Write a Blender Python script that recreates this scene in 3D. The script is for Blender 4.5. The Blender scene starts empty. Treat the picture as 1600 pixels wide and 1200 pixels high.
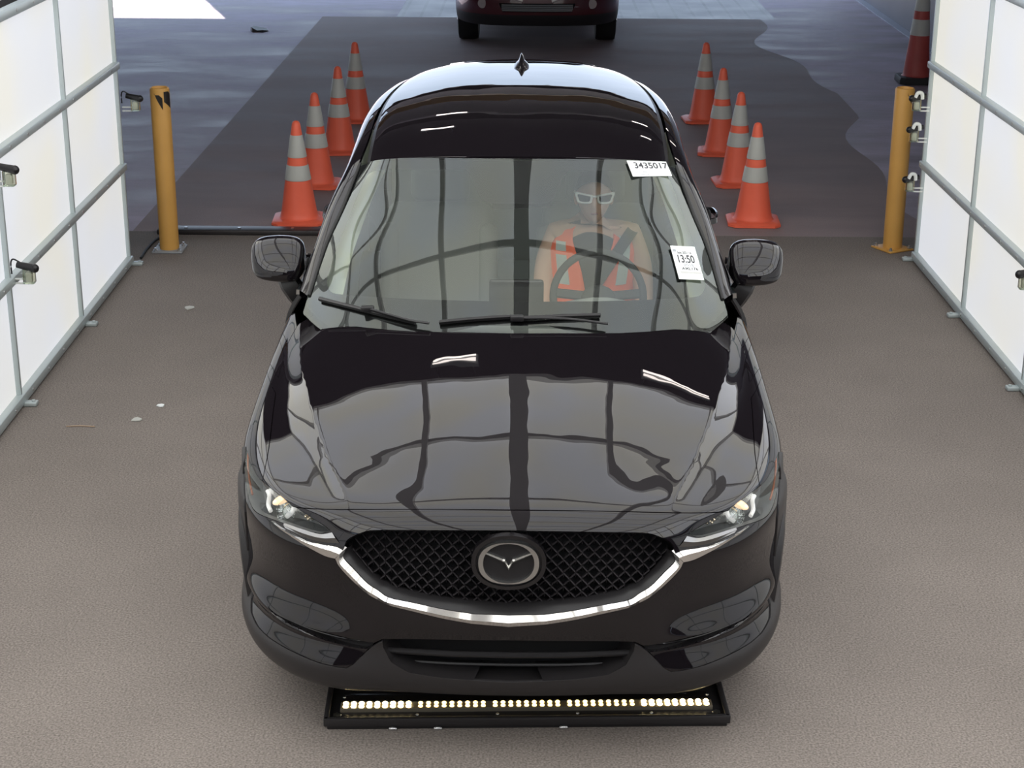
import bpy, bmesh, math, random
import numpy as np
from math import sin, cos, pi, radians
from mathutils import Vector, Matrix
from mathutils.geometry import delaunay_2d_cdt

scene = bpy.context.scene
COL = scene.collection
random.seed(7)

# ------------------------------------------------------------------ camera, sky, sun, exposure
F_PX, PITCH, YAW, ROLL = 2673.04, .342885, -.0125353, .0050054
CAM = np.array([.0671, -4.7645, 3.00861])
_cp, _sp, _cy, _sy, _cr, _sr = cos(PITCH), sin(PITCH), cos(YAW), sin(YAW), cos(ROLL), sin(ROLL)

def proj(p):
    "pixel (1600x1200 frame) of an (n,3) array of points"
    d = np.atleast_2d(p) - CAM
    X = _cy*d[:, 0] - _sy*d[:, 1]; Y = _sy*d[:, 0] + _cy*d[:, 1]; Z = d[:, 2]
    dep = Y*_cp - Z*_sp; up = Y*_sp + Z*_cp
    u = F_PX*X/dep; v = -F_PX*up/dep
    return np.stack([800 + _cr*u - _sr*v, 600 + _sr*u + _cr*v], 1)

cam_d = bpy.data.cameras.new('camera'); cam_o = bpy.data.objects.new('camera', cam_d); COL.objects.link(cam_o)
fwd = Vector((_sy*_cp, _cy*_cp, -_sp))
right0 = Vector((_cy, -_sy, 0)); up0 = right0.cross(fwd)
# roll: pixel right/up directions in the world
rt = right0*_cr + up0*_sr
up = up0*_cr - right0*_sr
M = Matrix((( rt.x, up.x, -fwd.x, CAM[0]), (rt.y, up.y, -fwd.y, CAM[1]), (rt.z, up.z, -fwd.z, CAM[2]), (0, 0, 0, 1)))
cam_o.matrix_world = M
cam_d.sensor_width = 36; cam_d.lens = F_PX/1600*36; cam_d.clip_start = .05; cam_d.clip_end = 300
scene.camera = cam_o

world = bpy.data.worlds.new('World'); scene.world = world; world.use_nodes = True
wn = world.node_tree; wb = wn.nodes['Background']
_geo = wn.nodes.new('ShaderNodeTexCoord'); _sep = wn.nodes.new('ShaderNodeSeparateXYZ')
_rmp = wn.nodes.new('ShaderNodeValToRGB')
_rmp.color_ramp.elements[0].position = 0.0; _rmp.color_ramp.elements[0].color = (.72, .82, 1, 1)
_rmp.color_ramp.elements[1].position = .5; _rmp.color_ramp.elements[1].color = (.55, .75, 1, 1)
wn.links.new(_geo.outputs['Generated'], _sep.inputs[0]); wn.links.new(_sep.outputs[2], _rmp.inputs[0])
wn.links.new(_rmp.outputs[0], wb.inputs[0]); wb.inputs[1].default_value = 1.9

sun_d = bpy.data.lights.new('sun', 'SUN'); sun_d.energy = 14; sun_d.angle = .009; sun_d.color = (1, .93, .84)
sun_o = bpy.data.objects.new('sun', sun_d); COL.objects.link(sun_o)
sun_o.rotation_euler = Vector((.0, .35, .94)).to_track_quat('Z', 'Y').to_euler()

scene.view_settings.view_transform = 'Standard'; scene.view_settings.look = 'None'
scene.view_settings.exposure = 0; scene.view_settings.gamma = 1; scene.view_settings.use_curve_mapping = False
WALL_E, CEIL_E = .86, 2.5

# ------------------------------------------------------------------ materials
def mat(name, col, rough=.5, metal=0, coat=0, coat_r=.02, spec=.5, emit=None, es=0, bump=0, bscale=60, vary=0, vscale=8, alpha=1, trans=0, ior=1.45):
    m = bpy.data.materials.new(name); m.use_nodes = True
    nt = m.node_tree; b = nt.nodes['Principled BSDF']
    b.inputs['Base Color'].default_value = (*col, 1); b.inputs['Roughness'].default_value = rough
    b.inputs['Metallic'].default_value = metal; b.inputs['Coat Weight'].default_value = coat
    b.inputs['Coat Roughness'].default_value = coat_r; b.inputs['Specular IOR Level'].default_value = spec
    b.inputs['Transmission Weight'].default_value = trans; b.inputs['IOR'].default_value = ior
    if emit: b.inputs['Emission Color'].default_value = (*emit, 1); b.inputs['Emission Strength'].default_value = es
    tc = nt.nodes.new('ShaderNodeTexCoord')
    nz = nt.nodes.new('ShaderNodeTexNoise'); nz.inputs['Scale'].default_value = vscale; nz.inputs['Detail'].default_value = 6
    nt.links.new(tc.outputs['Object'], nz.inputs['Vector'])
    if vary:
        mx = nt.nodes.new('ShaderNodeMix'); mx.data_type = 'RGBA'
        mx.inputs[6].default_value = (*[c*(1-vary) for c in col], 1); mx.inputs[7].default_value = (*[min(1, c*(1+vary)) for c in col], 1)
        nt.links.new(nz.outputs['Fac'], mx.inputs[0]); nt.links.new(mx.outputs[2], b.inputs['Base Color'])
    if bump:
        n2 = nt.nodes.new('ShaderNodeTexNoise'); n2.inputs['Scale'].default_value = bscale; n2.inputs['Detail'].default_value = 4
        nt.links.new(tc.outputs['Object'], n2.inputs['Vector'])
        bp = nt.nodes.new('ShaderNodeBump'); bp.inputs['Strength'].default_value = bump; bp.inputs['Distance'].default_value = .01
        nt.links.new(n2.outputs['Fac'], bp.inputs['Height']); nt.links.new(bp.outputs[0], b.inputs['Normal'])
    return m

def glass_mat(name, tint, ior=1.5, rough=0.0, mult=1.0):
    m = bpy.data.materials.new(name); m.use_nodes = True; nt = m.node_tree; nt.nodes.clear()
    o = nt.nodes.new('ShaderNodeOutputMaterial'); mx = nt.nodes.new('ShaderNodeMixShader')
    t = nt.nodes.new('ShaderNodeBsdfTransparent'); t.inputs[0].default_value = (*tint, 1)
    g = nt.nodes.new('ShaderNodeBsdfGlossy'); g.inputs['Roughness'].default_value = rough; g.inputs['Color'].default_value = (.93, 1, .97, 1)
    f = nt.nodes.new('ShaderNodeFresnel'); f.inputs[0].default_value = ior
    mu = nt.nodes.new('ShaderNodeMath'); mu.operation = 'MULTIPLY'; mu.inputs[1].default_value = mult; mu.use_clamp = True
    nt.links.new(f.outputs[0], mu.inputs[0]); nt.links.new(mu.outputs[0], mx.inputs[0])
    nt.links.new(t.outputs[0], mx.inputs[1]); nt.links.new(g.outputs[0], mx.inputs[2]); nt.links.new(mx.outputs[0], o.inputs[0])
    return m

def paint_mat():
    "black clear-coated car paint, very slightly wavy from the orange peel"
    m = mat('black_paint', (.007, .0055, .007), .5, 0, 1, .0, .0)
    nt = m.node_tree; b = nt.nodes['Principled BSDF']
    tc = nt.nodes.new('ShaderNodeTexCoord'); n2 = nt.nodes.new('ShaderNodeTexNoise'); n2.inputs['Scale'].default_value = 5; n2.inputs['Detail'].default_value = 1.5
    nt.links.new(tc.outputs['Object'], n2.inputs['Vector'])
    bp = nt.nodes.new('ShaderNodeBump'); bp.inputs['Strength'].default_value = .075; bp.inputs['Distance'].default_value = .012
    nt.links.new(n2.outputs['Fac'], bp.inputs['Height']); nt.links.new(bp.outputs[0], b.inputs['Coat Normal'])
    return m

PAINT = paint_mat()
PAINT.node_tree.nodes['Principled BSDF'].inputs['Coat IOR'].default_value = 1.52
CLAD = mat('cladding_plastic', (.022, .020, .021), .42, bump=.05, bscale=300)
BLACK = mat('flat_black', (.006, .006, .007), .8)
GLOSSB = mat('gloss_black', (.008, .007, .008), .18, coat=.6)
TRIMB = mat('black_trim', (.014, .013, .014), .35)
DARKCHROME = mat('dark_chrome', (.20, .20, .20), .2, 1)
CHROME = mat('chrome', (.80, .79, .77), .06, 1)
CHROME_B = mat('badge_chrome', (.66, .65, .62), .28, 1)
RUBBER = mat('rubber', (.012, .012, .012), .65)
ALLOY = mat('alloy', (.28, .28, .29), .3, 1)
WGLASS = glass_mat('windshield_glass', (.97, .99, .96), 1.5, 0, 1.4)
SGLASS = glass_mat('side_glass', (.25, .30, .28), 1.5, 0, 1.8)
LENS = glass_mat('lens_clear', (.96, .97, .97), 1.45, 0, .8)
FRIT = mat('frit_black', (.016, .016, .017), .7, spec=.05)
LAMP_REF = mat('reflector', (.85, .85, .84), .12, 1, bump=.6, bscale=70)
LAMP_DARK = mat('lamp_housing', (.22, .215, .21), .3)
LAMP_SATIN = mat('lamp_bezel', (.62, .61, .58), .3, .6)
DRL = mat('daylight_guide', (.9, .9, .88), .3, emit=(1, .97, .92), es=.35)  # weak glow added to the arcs, which only reflect
WARMREF = mat('warm_reflection_glow', (.95, .72, .5), .3, emit=(1, .70, .42), es=.8)  # warm reflection painted as colour and emission; no burning bulb
AMBER = mat('amber', (.45, .12, .04), .3)
CREAM = mat('cream_fabric', (.78, .80, .70), .9, vary=.05)
PTRIM = mat('pillar_trim', (.78, .86, .68), .8)
DASH = mat('dashboard_plastic', (.26, .28, .265), .7)
SEATM = mat('seat_leather', (.24, .25, .235), .5)
DARKIN = mat('cabin_dark', (.035, .037, .036), .8)
PAPER = mat('paper', (.86, .89, .88), .6)
INK = mat('ink', (.05, .05, .055), .7)
INKG = mat('faint_ink', (.36, .38, .40), .8)
SKIN = mat('skin', (.60, .38, .27), .55, vary=.06, vscale=12)
HAIR = mat('hair', (.03, .02, .016), .6)
VEST = mat('vest_orange', (1.0, .17, .07), .7, emit=(1, .12, .04), es=.0)
VSTRIPE = mat('vest_tape', (.50, .56, .52), .35)
SHIRT = mat('shirt_dark', (.05, .05, .055), .8)
WHITEP = mat('white_plastic', (.82, .84, .80), .35)
SUNL = mat('sunglass_lens', (.02, .02, .022), .1)
CONE_O = mat('cone_orange', (1, .155, .08), .45, vary=.15, vscale=5)
CONE_O2 = mat('cone_faded_red', (.42, .075, .065), .5, vary=.2, vscale=5)
CONE_W = mat('cone_tape', (.50, .50, .46), .5, vary=.08)
CONE_B = mat('cone_black_base', (.015, .015, .016), .6)
YELLOW = mat('bollard_yellow', (.66, .35, .085), .45, vary=.12, vscale=4)
TAPEB = mat('bollard_tape', (.02, .015, .012), .4)
STEELP = mat('painted_steel', (.30, .31, .32), .5)
ALU = mat('aluminium_rail', (.52, .58, .58), .42, .35)
DARKST = mat('dark_steel', (.05, .045, .045), .45, .5, vary=.3)
CLEARP = glass_mat('clear_box', (.86, .86, .76), 1.45, .05, 2.5)
LEDM = mat('led_lens', (1, .8, .4), .3, emit=(1, .72, .26), es=5)
LEDHOT = mat('led_lens_bright', (1, .85, .5), .3, emit=(1, .78, .38), es=15)
LEDBACK = mat('led_channel', (.30, .26, .20), .35, .6)
REDP = mat('maroon_paint', (.075, .006, .010), .3, coat=1)
SCREW = mat('zinc', (.6, .6, .6), .3, 1)

# ------------------------------------------------------------------ object helpers
def tag(o, label=None, cat=None, group=None, kind=None):
    if label: o['label'] = label
    if cat: o['category'] = cat
    if group: o['group'] = group
    if kind: o['kind'] = kind
    return o

def empty(name, loc=(0, 0, 0), rz=0, **k):
    o = bpy.data.objects.new(name, None); COL.objects.link(o); o.location = loc; o.rotation_euler = (0, 0, rz)
    o.empty_display_size = .1
    return tag(o, **k)

def link_mesh(name, me, m, parent=None):
    o = bpy.data.objects.new(name, me); COL.objects.link(o)
    for x in (m if isinstance(m, (list, tuple)) else [m]): me.materials.append(x)
    if parent: o.parent = parent
    return o

def smooth_angle(me, ang=35):
    me.polygons.foreach_set('use_smooth', [True]*len(me.polygons))
    try: me.set_sharp_from_angle(angle=radians(ang))
    except Exception: pass

class MB:
    "collects shapes in one mesh"
    def __init__(s): s.bm = bmesh.new(); s.mi = 0
    def _fin(s, geom, M):
        vs = [g for g in geom if isinstance(g, bmesh.types.BMVert)]
        if M is not None: bmesh.ops.transform(s.bm, matrix=M, verts=vs)
        for v in vs:
            for f in v.link_faces: f.material_index = s.mi
        return vs
    def box(s, c, size, rot=None, bev=0, seg=2):
        r = bmesh.ops.create_cube(s.bm, size=1)
        vs = r['verts']
        bmesh.ops.scale(s.bm, vec=size, verts=vs)
        if bev:
            es = list({e for v in vs for e in v.link_edges})
            rb = bmesh.ops.bevel(s.bm, geom=es, offset=bev, segments=seg, affect='EDGES', profile=.5)
            vs = list({v for f in rb['faces'] for v in f.verts} | {v for v in vs if v.is_valid})
        M = Matrix.Translation(c) @ (rot.to_4x4() if rot is not None else Matrix.Identity(4))
        s._fin(vs, M); return s
    def cyl(s, a, b, r, r2=None, seg=24, caps=True):
        a, b = Vector(a), Vector(b); d = b - a
        rr = bmesh.ops.create_cone(s.bm, cap_ends=caps, segments=seg, radius1=r, radius2=r if r2 is None else r2, depth=d.length)
        M = Matrix.Translation((a+b)/2) @ d.to_track_quat('Z', 'Y').to_matrix().to_4x4()
        s._fin(rr['verts'], M); return s
    def sph(s, c, r, seg=20, sc=(1, 1, 1), rot=None):
        rr = bmesh.ops.create_uvsphere(s.bm, u_segments=seg, v_segments=max(6, seg//2+2), radius=r)
        M = Matrix.Translation(c) @ (rot.to_4x4() if rot is not None else Matrix.Identity(4)) @ Matrix.Diagonal((*sc, 1))
        s._fin(rr['verts'], M); return s
    def grid(s, rows, close_u=False, close_v=False, flip=False):
        V = [[s.bm.verts.new(p) for p in r] for r in rows]
        n, m = len(V), len(V[0])
        for i in range(n if close_v else n-1):
            for j in range(m if close_u else m-1):
                a, b, c, d = V[i][j], V[i][(j+1) % m], V[(i+1) % n][(j+1) % m], V[(i+1) % n][j]
                try:
                    f = s.bm.faces.new((a, b, c, d) if not flip else (d, c, b, a)); f.material_index = s.mi
                except ValueError: pass
        return V
    def cap(s, vs, flip=False):
        try:
            f = s.bm.faces.new(vs if not flip else vs[::-1]); f.material_index = s.mi
        except ValueError: pass
    def lathe(s, prof, c=(0, 0, 0), seg=32, axis='Z'):
        rows = []
        for r, z in prof:
            rows.append([(c[0]+r*cos(2*pi*k/seg), c[1]+r*sin(2*pi*k/seg), c[2]+z) for k in range(seg)])
        V = s.grid(rows, close_u=True)
        if prof[0][0] > 1e-5: s.cap(V[0], True)
        if prof[-1][0] > 1e-5: s.cap(V[-1])
        return s
    def tube(s, pts, r, seg=10, sec=None, caps=True, upv=(0, 0, 1)):
        "swept section; r number or list; sec = list of 2D offsets (a along side, b along up)"
        pts = [Vector(p) for p in pts]; rows = []
        for i, p in enumerate(pts):
            d = (pts[min(i+1, len(pts)-1)] - pts[max(i-1, 0)]).normalized()
            u = Vector(upv) - d*d.dot(Vector(upv))
            if u.length < 1e-4: u = Vector((1, 0, 0)) - d*d.x
            u.normalize(); sd = d.cross(u)
            rr = r[i] if isinstance(r, (list, tuple)) else r
            if sec: rows.append([p + sd*(a*rr) + u*(b*rr) for a, b in sec])
            else: rows.append([p + sd*(rr*cos(2*pi*k/seg)) + u*(rr*sin(2*pi*k/seg)) for k in range(seg)])
        V = s.grid(rows, close_u=True, flip=True)
        if caps: s.cap(V[0]); s.cap(V[-1], True)
        return s
    def build(s, name, m, parent=None, smooth=35, recalc=True, loc=None):
        if recalc: bmesh.ops.recalc_face_normals(s.bm, faces=s.bm.faces)
        me = bpy.data.meshes.new(name); s.bm.to_mesh(me); s.bm.free()
        if smooth: smooth_angle(me, smooth)
        return link_mesh(name, me, m, parent)

def bevel_mod(o, w=.005, seg=2):
    md = o.modifiers.new('bevel', 'BEVEL'); md.width = w; md.segments = seg; md.limit_method = 'ANGLE'; return o

def copy_tree(o, parent=None):
    c = o.copy(); COL.objects.link(c); c.parent = parent
    for ch in list(o.children): copy_tree(ch, c)
    return c

def cr(pts, n=6):
    "Catmull-Rom through points (any dimension)"
    P = [np.array(p, float) for p in pts]; P = [2*P[0]-P[1]] + P + [2*P[-1]-P[-2]]; out = []
    for i in range(1, len(P)-2):
        for k in range(n):
            t = k/n
            out.append(.5*((2*P[i]) + (-P[i-1]+P[i+1])*t + (2*P[i-1]-5*P[i]+4*P[i+1]-P[i+2])*t*t + (-P[i-1]+3*P[i]-3*P[i+1]+P[i+2])*t**3))
    out.append(P[-2]); return [tuple(x) for x in out]

def text_obj(name, body, size, parent, M, m, extrude=.0004, fit=None):
    cu = bpy.data.curves.new(name, 'FONT'); cu.body = body; cu.size = size; cu.extrude = extrude; cu.offset = .0011; cu.align_x = 'CENTER'; cu.align_y = 'CENTER'
    t = bpy.data.objects.new(name, cu); COL.objects.link(t)
    bpy.context.view_layer.update()
    me = bpy.data.meshes.new_from_object(t.evaluated_get(bpy.context.evaluated_depsgraph_get()))
    bpy.data.objects.remove(t); bpy.data.curves.remove(cu)
    if fit:
        xs = [v.co.x for v in me.vertices]; ys = [v.co.y for v in me.vertices]
        cx, cy_ = (max(xs)+min(xs))/2, (max(ys)+min(ys))/2
        me.transform(Matrix.Diagonal((fit[0]/(max(xs)-min(xs)), fit[1]/(max(ys)-min(ys)), 1, 1)) @ Matrix.Translation((-cx, -cy_, 0)))
    me.transform(M); me.materials.clear()
    return link_mesh(name, me, m, parent)

# ------------------------------------------------------------------ spline surfaces of the car body
class Surf:
    "uniform cubic B-spline surface over a control net [v][u]; mirrored across x=0 at u=0 when sym"
    def __init__(s, net, sym=True, interp=False):
        C = np.array(net, float); nv, nu, _ = C.shape
        if interp:
            C = s._interp(C, sym)
        s.nu, s.nv = nu, nv
        L = C[:, 1:2].copy()
        if sym: L[..., 0] *= -1
        else: L = 2*C[:, :1] - C[:, 1:2]
        C = np.concatenate([L, C, 2*C[:, -1:] - C[:, -2:-1]], 1)
        C = np.concatenate([2*C[:1]-C[1:2], C, 2*C[-1:]-C[-2:-1]], 0)
        s.C = C
    def _interp(s, C, sym):
        def solve(A, mirror):
            n = A.shape[0]; M_ = np.zeros((n, n))
            out = np.empty_like(A)
            for comp in range(3):
                M_[:] = 0
                for i in range(n):
                    M_[i, i] = 4
                    if i > 0: M_[i, i-1] = 1
                    if i < n-1: M_[i, i+1] = 1
                sg = -1 if comp == 0 else 1
                if mirror: M_[0, 1] += sg
                else: M_[0, 0] += 2; M_[0, 1] -= 1
                M_[n-1, n-1] += 2; M_[n-1, n-2] -= 1
                out[..., comp] = np.linalg.solve(M_/6, A[..., comp].reshape(n, -1)).reshape(A[..., comp].shape)
            return out
        C = solve(C, False)
        C = solve(C.transpose(1, 0, 2), sym).transpose(1, 0, 2)
        return C
    @staticmethod
    def _b(t): return np.stack([(1-t)**3, 3*t**3-6*t**2+4, -3*t**3+3*t**2+3*t+1, t**3], -1)/6
    @staticmethod
    def _db(t): return np.stack([-(1-t)**2, 3*t*t-4*t, -3*t*t+2*t+1, t*t], -1)/2
    def ev(s, uv, d=False):
        uv = np.atleast_2d(np.array(uv, float)); u = np.clip(uv[:, 0], 0, s.nu-1-1e-9); v = np.clip(uv[:, 1], 0, s.nv-1-1e-9)
        i = u.astype(int); j = v.astype(int); bu = s._b(u-i); bv = s._b(v-j)
        P = np.zeros((len(u), 3)); 
        if d: du, dv = s._db(u-i), s._db(v-j); Pu = P.copy(); Pv = P.copy()
        for a in range(4):
            for b in range(4):
                c = s.C[j+a, i+b]
                P += c*(bv[:, a]*bu[:, b])[:, None]
                if d:
                    Pu += c*(bv[:, a]*du[:, b])[:, None]; Pv += c*(dv[:, a]*bu[:, b])[:, None]
        if s.ridge:
            kv, ku, A, v0, v1 = s.ridge; e = .035; uc = np.interp(v, kv, ku); sl = (np.interp(v+.05, kv, ku)-np.interp(v-.05, kv, ku))/.1
            t = uv[:, 0]-uc; wd = np.where(t < 0, 2.4, 1.0); t = t/wd; q = np.sqrt(t*t+e*e); m_ = np.clip(1-q, 0, 1)
            w = np.clip((v-v0)/1.2, 0, 1)*np.clip((v1-v)/1.0, 0, 1); w = w*w*(3-2*w)
            P[:, 2] += A*w*m_*m_
            if d: Pu[:, 2] += -2*A*w*m_*t/q/wd; Pv[:, 2] += 2*A*w*m_*t/q/wd*sl
        return (P, Pu, Pv) if d else P
    ridge = None
    def nrm(s, uv):
        P, Pu, Pv = s.ev(uv, True); n = np.cross(Pu, Pv); n /= np.linalg.norm(n, axis=1)[:, None]+1e-12
        return P, n, Pu, Pv
    def off(s, uv, d):
        P, n, _, _ = s.nrm(uv); return P + n*s.sgn*d
    sgn = 1
    def orient(s, out):
        "make n point like `out` at the middle"
        _, n, _, _ = s.nrm([[s.nu*.3, s.nv*.3]]); s.sgn = 1 if np.dot(n[0], out) > 0 else -1; return s
    def find(s, px, d=0.):
        "surface parameters under a pixel (left half of the car; offset d along the normal)"
        if not hasattr(s, '_cache') or s._cd != d:
            U, V = np.meshgrid(np.linspace(0, s.nu-1, 90), np.linspace(0, s.nv-1, 140)); s._cuv = np.stack([U.ravel(), V.ravel()], 1)
            s._cache = s.pix(s._cuv, d); s._cd = d
        px = np.array(px, float); k = np.argmin(((s._cache-px)**2).sum(1)); uv = s._cuv[k].copy()
        for _ in range(25):
            p = s.pix([uv], d)[0]; e = p-px
            if abs(e).max() < .02: break
            h = 1e-4; J = np.stack([(s.pix([uv+[h, 0]], d)[0]-p)/h, (s.pix([uv+[0, h]], d)[0]-p)/h], 1)
            st = np.linalg.lstsq(J.T@J+np.eye(2)*1.0, J.T@e, rcond=None)[0]
            uv = np.clip(uv - np.clip(st, -.4, .4), [0, 0], [s.nu-1, s.nv-1])
        return uv
    def pix(s, uv, d):
        P = (s.off(uv, d) if d else s.ev(uv)).copy(); P[:, 0] *= -1; return proj(P)

def inpoly(pts, poly):
    x, y = pts[:, 0], pts[:, 1]; r = np.zeros(len(pts), bool); n = len(poly); j = n-1
    for i in range(n):
        xi, yi = poly[i]; xj, yj = poly[j]
        c = ((yi > y) != (yj > y)) & (x < (xj-xi)*(y-yi)/((yj-yi)+1e-30)+xi); r ^= c; j = i
    return r

def resample(poly, step=.2):
    out = []
    n = len(poly)
    for i in range(n):
        a, b = np.array(poly[i]), np.array(poly[(i+1) % n]); k = max(1, int(np.ceil(np.abs(b-a).max()/step)))
        for t in range(k): out.append(a+(b-a)*t/k)
    return np.array(out)

def area2(p): x, y = p[:, 0], p[:, 1]; return (x*np.roll(y, -1)-np.roll(x, -1)*y).sum()

def inset(S, poly, d):
    "move polygon inward by d metres (in surface metric)"
    poly = np.array(poly); ccw = area2(poly) > 0
    _, _, Pu, Pv = S.nrm(poly); su = np.linalg.norm(Pu, axis=1)+1e-6; sv = np.linalg.norm(Pv, axis=1)+1e-6
    out = poly.copy(); n = len(poly)
    for i in range(n):
        sc = np.array([su[i], sv[i]])
        a = (poly[i]-poly[i-1])*sc; b = (poly[(i+1) % n]-poly[i])*sc
        a /= np.linalg.norm(a)+1e-9; b /= np.linalg.norm(b)+1e-9
        na = np.array([-a[1], a[0]]); nb = np.array([-b[1], b[0]])
        m = na+nb; m /= max(.5, np.dot(m, m)/2)**1 if np.dot(m, m) > 0 else 1
        if not ccw: m = -m
        o = poly[i] + m*d/sc
        if poly[i][0] < 1e-6: o[0] = 0
        out[i] = o
    out[:, 0] = np.clip(out[:, 0], 0, S.nu-1); out[:, 1] = np.clip(out[:, 1], 0, S.nv-1)
    return out

def panel(name, S, poly, holes=(), m=None, parent=None, side='both', gap=.0, depth=.012, step=.2, d=0., nadj=None):
    """a body panel: region of surface S bounded by a (u,v) polygon; side both = mirrored and welded, L/R = one side"""
    poly = resample([tuple(p) for p in poly], step)
    if gap: poly = inset(S, poly, gap)
    holes = [resample([tuple(p) for p in h], step) for h in holes]
    mn, mx = poly.min(0), poly.max(0)
    gu = np.arange(math.floor(mn[0]/step)*step, mx[0]+step, step); gv = np.arange(math.floor(mn[1]/step)*step, mx[1]+step, step)
    G = np.array([(a, b) for a in gu for b in gv]) + 1.3e-4
    ok = inpoly(G, poly)
    for h in holes: ok &= ~inpoly(G, h)
    G = G[ok]
    if len(G):
        B = np.concatenate([poly]+holes)
        dd = np.array([np.min(np.abs(B-g).max(1)) for g in G]); G = G[dd > step*.35]
    pts = [Vector(p) for p in poly]; edges = [(i, (i+1) % len(poly)) for i in range(len(poly))]
    for h in holes:
        b0 = len(pts); pts += [Vector(p) for p in h]; edges += [(b0+i, b0+(i+1) % len(h)) for i in range(len(h))]
    pts += [Vector(g) for g in G]
    r = delaunay_2d_cdt(pts, edges, [], 0, 1e-6, False)
    V = np.array([(v.x, v.y) for v in r[0]]); T = np.array([f for f in r[2] if len(f) == 3])
    cen = V[T].mean(1); k = inpoly(cen, poly)
    for h in holes: k &= ~inpoly(cen, h)
    T = T[k]
    P, N, _, _ = S.nrm(V); N = N*S.sgn; P = P + N*d
    # orient triangles along N
    tn = np.cross(P[T[:, 1]]-P[T[:, 0]], P[T[:, 2]]-P[T[:, 0]]); fl = (tn*N[T[:, 0]]).sum(1) < 0
    T[fl] = T[fl][:, ::-1]
    # skirt
    if depth:
        cnt = {}
        for t in T:
            for a, b in ((t[0], t[1]), (t[1], t[2]), (t[2], t[0])): cnt[(a, b)] = 1
        bd = [(a, b) for a, b in cnt if (b, a) not in cnt and not (V[a][0] < 1e-4 and V[b][0] < 1e-4)]
        P, N, T = list(P), list(N), [tuple(t) for t in T]
        for a, b in bd:
            e = P[b]-P[a]; sn = np.cross(e, N[a]); ln = np.linalg.norm(sn)
            if ln < 1e-9: continue
            sn = sn/ln; i0 = len(P)
            na = N[a]*.45+sn; na /= np.linalg.norm(na)
            P += [P[a], P[b], P[b]-N[b]*depth, P[a]-N[a]*depth]; N += [na, na, sn, sn]
            T += [(i0+1, i0, i0+3), (i0+1, i0+3, i0+2)]
        P, N = np.array(P), np.array(N); T = np.array(T)
    def mk(flip):
        p, n, t = P.copy(), N.copy(), T.copy()
        if flip: p[:, 0] *= -1; n[:, 0] *= -1; t = t[:, ::-1]
        return p, n, t
    if side == 'both':
        p1, n1, t1 = mk(False); p2, n2, t2 = mk(True); p = np.concatenate([p1, p2]); n = np.concatenate([n1, n2]); t = np.concatenate([t1, t2+len(p1)])
    else: p, n, t = mk(side == 'L')
    me = bpy.data.meshes.new(name); me.from_pydata([tuple(x) for x in p], [], [tuple(int(i) for i in x) for x in t]); me.update()
    me.polygons.foreach_set('use_smooth', [True]*len(me.polygons))
    me.normals_split_custom_set_from_vertices([tuple(x) for x in n])
    return link_mesh(name, me, m, parent)

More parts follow.
